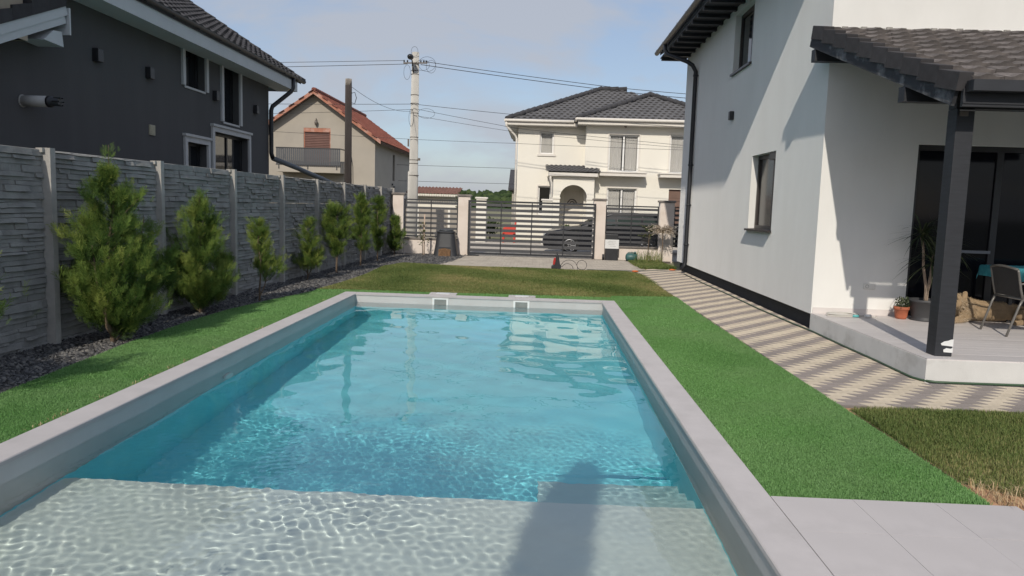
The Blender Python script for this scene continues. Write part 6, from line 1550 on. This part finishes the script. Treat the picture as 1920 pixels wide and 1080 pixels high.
for y in (-1, 1):
    side_win('side_window', [(1.62, 1.07), (2.52, 1.07), (2.50, 1.36), (2.12, 1.35)], y); side_win('side_window', [(2.60, 1.07), (3.42, 1.08), (3.40, 1.39), (2.58, 1.37)], y); side_win('side_window', [(3.50, 1.08), (4.18, 1.10), (3.98, 1.36), (3.48, 1.39)], y)
b = MB(); b.add([(cx0 + 1.36, cyc - 0.70, 0.98), (cx0 + 1.36, cyc + 0.70, 0.98), (cx0 + 2.02, cyc + 0.60, 1.355), (cx0 + 2.02, cyc - 0.60, 1.355), (cx0 + 1.33, cyc - 0.70, 0.985), (cx0 + 1.33, cyc + 0.70, 0.985), (cx0 + 1.99, cyc + 0.60, 1.365), (cx0 + 1.99, cyc - 0.60, 1.365)], [(0, 1, 2, 3), (4, 7, 6, 5), (0, 4, 5, 1), (1, 5, 6, 2), (2, 6, 7, 3), (3, 7, 4, 0)]); b.build('windscreen', M['car_glass'], car)
for yy in (-0.84, 0.84):
    for x in (0.95, 3.62):
        s_ = -1 if yy < 0 else 1
        b = MB(); b.tube([(cx0 + x, cyc + yy - 0.10 * s_, 0.275), (cx0 + x, cyc + yy + 0.045 * s_, 0.275), (cx0 + x, cyc + yy + 0.06 * s_, 0.275)], [0.32, 0.32, 0.29], 24); wl = b.build('wheel', M['tyre'], car)
        b = MB(); yr = cyc + yy + 0.063 * s_
        b.tube([(cx0 + x, yr - 0.003 * s_, 0.275), (cx0 + x, yr, 0.275)], 0.055, 12)
        for k in range(5): b.bar((cx0 + x, yr, 0.275), (cx0 + x + 0.20 * cos(k * 2 * pi / 5), yr, 0.275 + 0.20 * sin(k * 2 * pi / 5)), 0.045, 0.012, (0, 1, 0))
        b.tube([(cx0 + x + 0.205 * cos(a), yr, 0.275 + 0.205 * sin(a)) for a in np.linspace(0, 2 * pi, 22)], 0.016, 6, caps=False); b.build('rim', M['alloy'], wl)
for yy in (-0.80, 0.52):
    b = MB(); b.prism([(cx0 + 0.03, cyc + yy, 0.58), (cx0 + 0.05, cyc + yy, 0.66), (cx0 + 0.42, cyc + yy - 0.0, 0.79), (cx0 + 0.40, cyc + yy, 0.70)], (0, 0.28, 0)); b.build('headlight', M['lamp_glass'], car)
    b = MB(); b.ball((cx0 + 0.02, cyc + yy + 0.14, 0.36), (0.03, 0.07, 0.05), 8, 6); b.build('fog_lamp', M['lamp_glass'], car)
for s_ in (-1, 1):
    b = MB(); b.ball((cx0 + 1.62, cyc + s_ * 0.98, 1.02), (0.07, 0.11, 0.075), 10, 7); b.build('mirror', M['car_paint'], car)
b = MB(); b.box(cx0 + 0.2, cx0 + 4.3, cyc - 0.80, cyc + 0.80, 0.12, 0.24); b.build('underbody', M['tyre'], car)
# dark van further right
car2 = thing('parked_van', 'dark vehicle half hidden beyond the right house corner', 'van', (6.8, 28.5, -0.045))
b = MB(); b.prism([(5.0, 27.6, 0.25), (8.8, 27.6, 0.25), (8.8, 27.6, 1.2), (8.4, 27.6, 1.75), (6.2, 27.6, 1.8), (5.6, 27.6, 1.15), (5.05, 27.6, 1.0)], (0, 1.8, 0)); beveled(b.build('body', M['car_paint'], car2), 0.06, 3)
for x in (5.75, 8.0):
    b = MB(); b.tube([(x, 27.56, 0.28), (x, 27.75, 0.28)], 0.32, 20); b.build('wheel', M['tyre'], car2)
b = MB(); b.prism([(5.9, 27.595, 1.2), (8.3, 27.595, 1.2), (8.05, 27.595, 1.65), (6.35, 27.595, 1.65)], (0, -0.008, 0)); b.build('side_window', M['car_glass'], car2)

# ---- greenery far away: small garden tree, wooded hill
M['far_leaf'] = foliage_mat('far_leaf', [(0.025, 0.045, 0.015), (0.05, 0.08, 0.025), (0.09, 0.12, 0.04)], 0.8, 0.1)
for (x, y, h, r, n_, lab) in ((-4.75, 47, 2.5, 0.55, 900, 'small green garden tree beside the far shed roof'), (-2.3, 35.6, 1.0, 0.45, 500, 'low green garden shrub across the street by the white pillar'), (1.3, 35.2, 0.8, 0.4, 400, 'low green shrub at the foot of the cream house porch')):
    t = thing('garden_tree' if h > 2 else 'garden_shrub', lab, 'tree' if h > 2 else 'shrub', (x, y, -0.05))
    b = MB(); b.tube([(x, y, -0.1), (x, y, h * 0.7)], [0.05, 0.02], 6); b.build('trunk', M['bark'], t)
    d_ = unit(rng.normal(size=(n_, 3))) * (rng.random(n_) ** 0.5)[:, None] * np.array([r, r, h * 0.42]); pos = d_ + np.array([x, y, h * 0.58])
    leaf_obj('foliage', [leaves(pos, rng.normal(size=(n_, 3)), rng.uniform(0.10, 0.2, n_), rng.random(n_), LFV, LFQ)], M['far_leaf'], t)
b = MB(); xs = np.linspace(-420, 420, 60)
def hill_z(x, y): return max(0.0, (y - 330) / 110) * (6.0 + 1.8 * sin(x * 0.021 + 1.2) + 0.9 * sin(x * 0.06)) * (1.0 if y < 440 else max(0.0, 1 - (y - 440) / 260)) 
ys = [330, 360, 390, 420, 440, 500, 600, 700]
vs = [(float(x), float(y), -0.3 + hill_z(x, y)) for y in ys for x in xs]; n = len(xs)
b.add(vs, [(i * n + j, i * n + j + 1, (i + 1) * n + j + 1, (i + 1) * n + j) for i in range(len(ys) - 1) for j in range(n - 1)], True)
struct(b.build('hill', mat('hill_green', (0.035, 0.06, 0.02), 0.95, 0.3, 0.05)))
n_ = 2600; fxx = rng.uniform(-300, 200, n_); fyy = rng.uniform(338, 450, n_)
V, Lp, Sz, T = [], [], [], []; off = 0
ico = bmesh.new(); bmesh.ops.create_icosphere(ico, subdivisions=2, radius=1.0); iv = np.array([v.co[:] for v in ico.verts]); it = np.array([[v.index for v in f.verts] for f in ico.faces]); ico.free()
for k in range(n_):
    s = rng.uniform(1.3, 2.8); jit = 1 + 0.28 * rng.normal(size=(len(iv), 1)) * 0.8
    V.append(iv * jit * s * np.array([1, 1, 0.95]) + np.array([fxx[k], fyy[k], -0.3 + hill_z(fxx[k], fyy[k]) + s * 0.55])); Lp.append((it + off).ravel()); Sz.append(np.full(len(it), 3)); T.append(np.clip(rng.normal(0.45, 0.2) + rng.normal(0, 0.12, len(iv)), 0, 1)); off += len(iv)
me = fast_mesh('far_wood', np.concatenate(V), np.concatenate(Lp), np.concatenate(Sz), np.concatenate(T))
o = bpy.data.objects.new('far_wood', me); C.objects.link(o); me.materials.append(M['far_leaf']); o['kind'] = 'stuff'; o['label'] = 'wooded hillside on the horizon between the houses'
